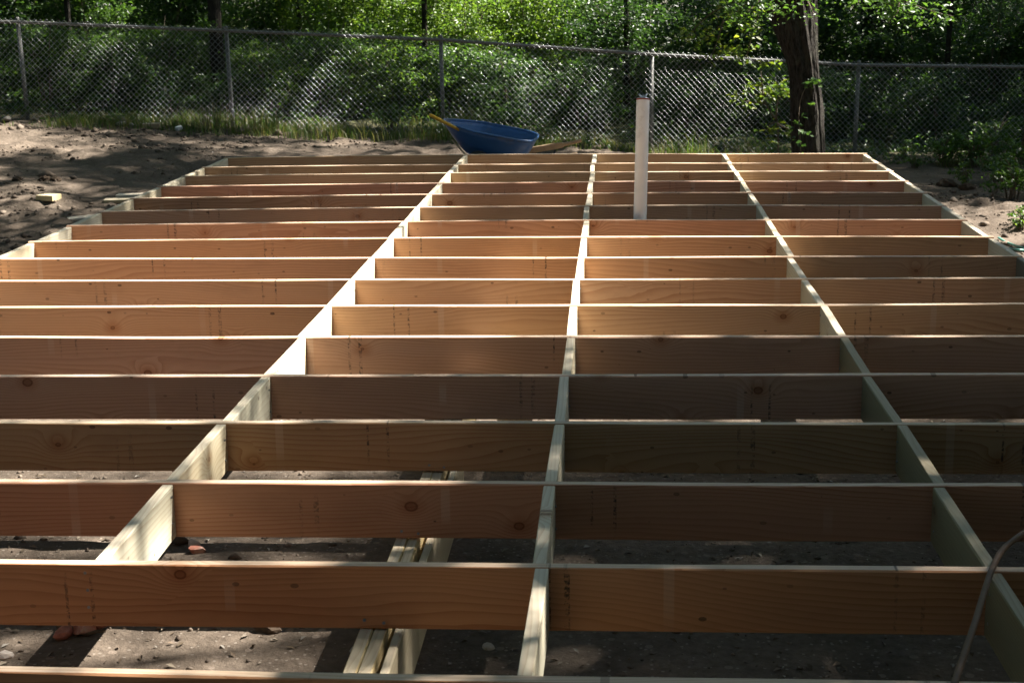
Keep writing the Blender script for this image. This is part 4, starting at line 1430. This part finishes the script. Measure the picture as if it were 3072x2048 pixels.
# chips, dead leaves, twigs: ground litter
def litter():
    rng = np.random.default_rng(90)
    n = 6400
    x = np.concatenate([rng.uniform(-3.4, 2.8, n//2), rng.uniform(-8.5, 6.5, n//2)])
    y = np.concatenate([rng.uniform(-.3, 4, n//2), rng.uniform(0, 15.5, n//2)])
    z = gz(x, y)+.006
    v, f, tn = leaves(np.stack([x, y, z], -1), .022, [(.20, .165, .13), (.16, .12, .085), (.33, .30, .26), (.10, .075, .05), (.085, .06, .04), (.24, .20, .15)], 2.2, .42, rng, .6)
    o = mesh_obj('ground_litter', v, f, M['litter'], attrs={'tone': tn})
    tag(o, 'scattered wood chips and dead leaf bits on the dirt', 'litter', kind='stuff')
def crumbs():
    rng = np.random.default_rng(91)
    n = 14000
    x = np.concatenate([rng.uniform(-8.6, -3.5, n//2), rng.uniform(2.9, 6.5, n//6), rng.uniform(-4, 4, n//6), rng.uniform(-3.3, 2.7, n//6)])
    n = len(x)
    y = np.concatenate([rng.uniform(3, 15.6, n//2), rng.uniform(4, 14, n//6), rng.uniform(11.8, 15, n//6), rng.uniform(-.2, 3.6, n-n//2-2*(n//6))])[:n]
    k = fbm(x*1.1, y*1.1, 92, 3)
    keep = k > .44
    x, y = x[keep], y[keep]; n = len(x)
    near = (np.abs(x) < 3.3) & (y < 4)
    sz = np.exp(rng.normal(size=n)*.55)*np.where(near, .006, .0115)
    base = np.array([(1, 0, 0), (0, 1, 0), (-1, 0, 0), (0, -1, 0), (0, 0, .8), (0, 0, -.8), (.62, .62, .3), (-.62, .6, .35), (-.6, -.62, .3), (.6, -.6, .35)])
    tri = np.array([(0, 6, 4), (6, 1, 4), (1, 7, 4), (7, 2, 4), (2, 8, 4), (8, 3, 4), (3, 9, 4), (9, 0, 4), (6, 0, 5), (1, 6, 5), (7, 1, 5), (2, 7, 5), (8, 2, 5), (3, 8, 5), (9, 3, 5), (0, 9, 5)])
    v = base[None]*(1+rng.normal(size=(n, 10, 1))*.22)*sz[:, None, None]*rng.uniform(.6, 1.4, (n, 1, 3))
    v = v + np.stack([x, y, gz(x, y)+sz*.15], -1)[:, None, :]
    f = (np.arange(n)*10)[:, None, None]+tri[None]
    pal = np.array([(.075, .057, .043), (.10, .077, .058), (.14, .108, .082), (.17, .135, .105), (.055, .043, .033)])
    tn = np.repeat(pal[rng.integers(0, 5, n)], 10, axis=0)
    o = mesh_obj('soil_crumbs', v.reshape(-1, 3), f.reshape(-1, 3), M['litter'], attrs={'tone': tn})
    tag(o, 'crumbled lumps of soil and grit scattered over the dirt', 'soil', kind='stuff')
w = NT('litter_bits')
w.bsdf(w.attr('tone').outputs['Color'], .85, spec=.2)
M['litter'] = w.m
litter()
crumbs()
TW = [(( -1.75, 1.30), (-1.45, 1.42), 'thin pale twig on the sunlit dirt at the left'), ((-1.40, 1.25), (-1.22, 1.22), 'short thick twig near the left blocking'), ((-.75, .40), (-.55, .62), 'thin twig in the lower left gap'),
      ((-.62, .42), (-.50, .30), 'short dry twig left of the girder'), ((-.02, .55), (.12, .48), 'dark twig right of the girder'), ((.05, 1.55), (.45, 1.62), 'long dark twig behind the second joist'),
      ((.98, 1.6), (1.04, 1.4), 'curved dark twig under the right bay')]
for k, (a, b, lab) in enumerate(TW):
    rg = np.random.default_rng(130+k)
    L = []
    for t in np.linspace(0, 1, 7):
        x = a[0]+(b[0]-a[0])*t; y = a[1]+(b[1]-a[1])*t + .02*sin(t*5+k)
        L.append((x, y, float(gz(x, y))+.008+.01*rg.uniform()))
    mb = MB(); mb.tube(L, np.linspace(.006, .003, 7)*(1.6 if 'thick' in lab else 1), 6)
    o = mb.build('twig', M['twig'], None, True)
    tag(o, lab, 'twig', 'twigs on the dirt')
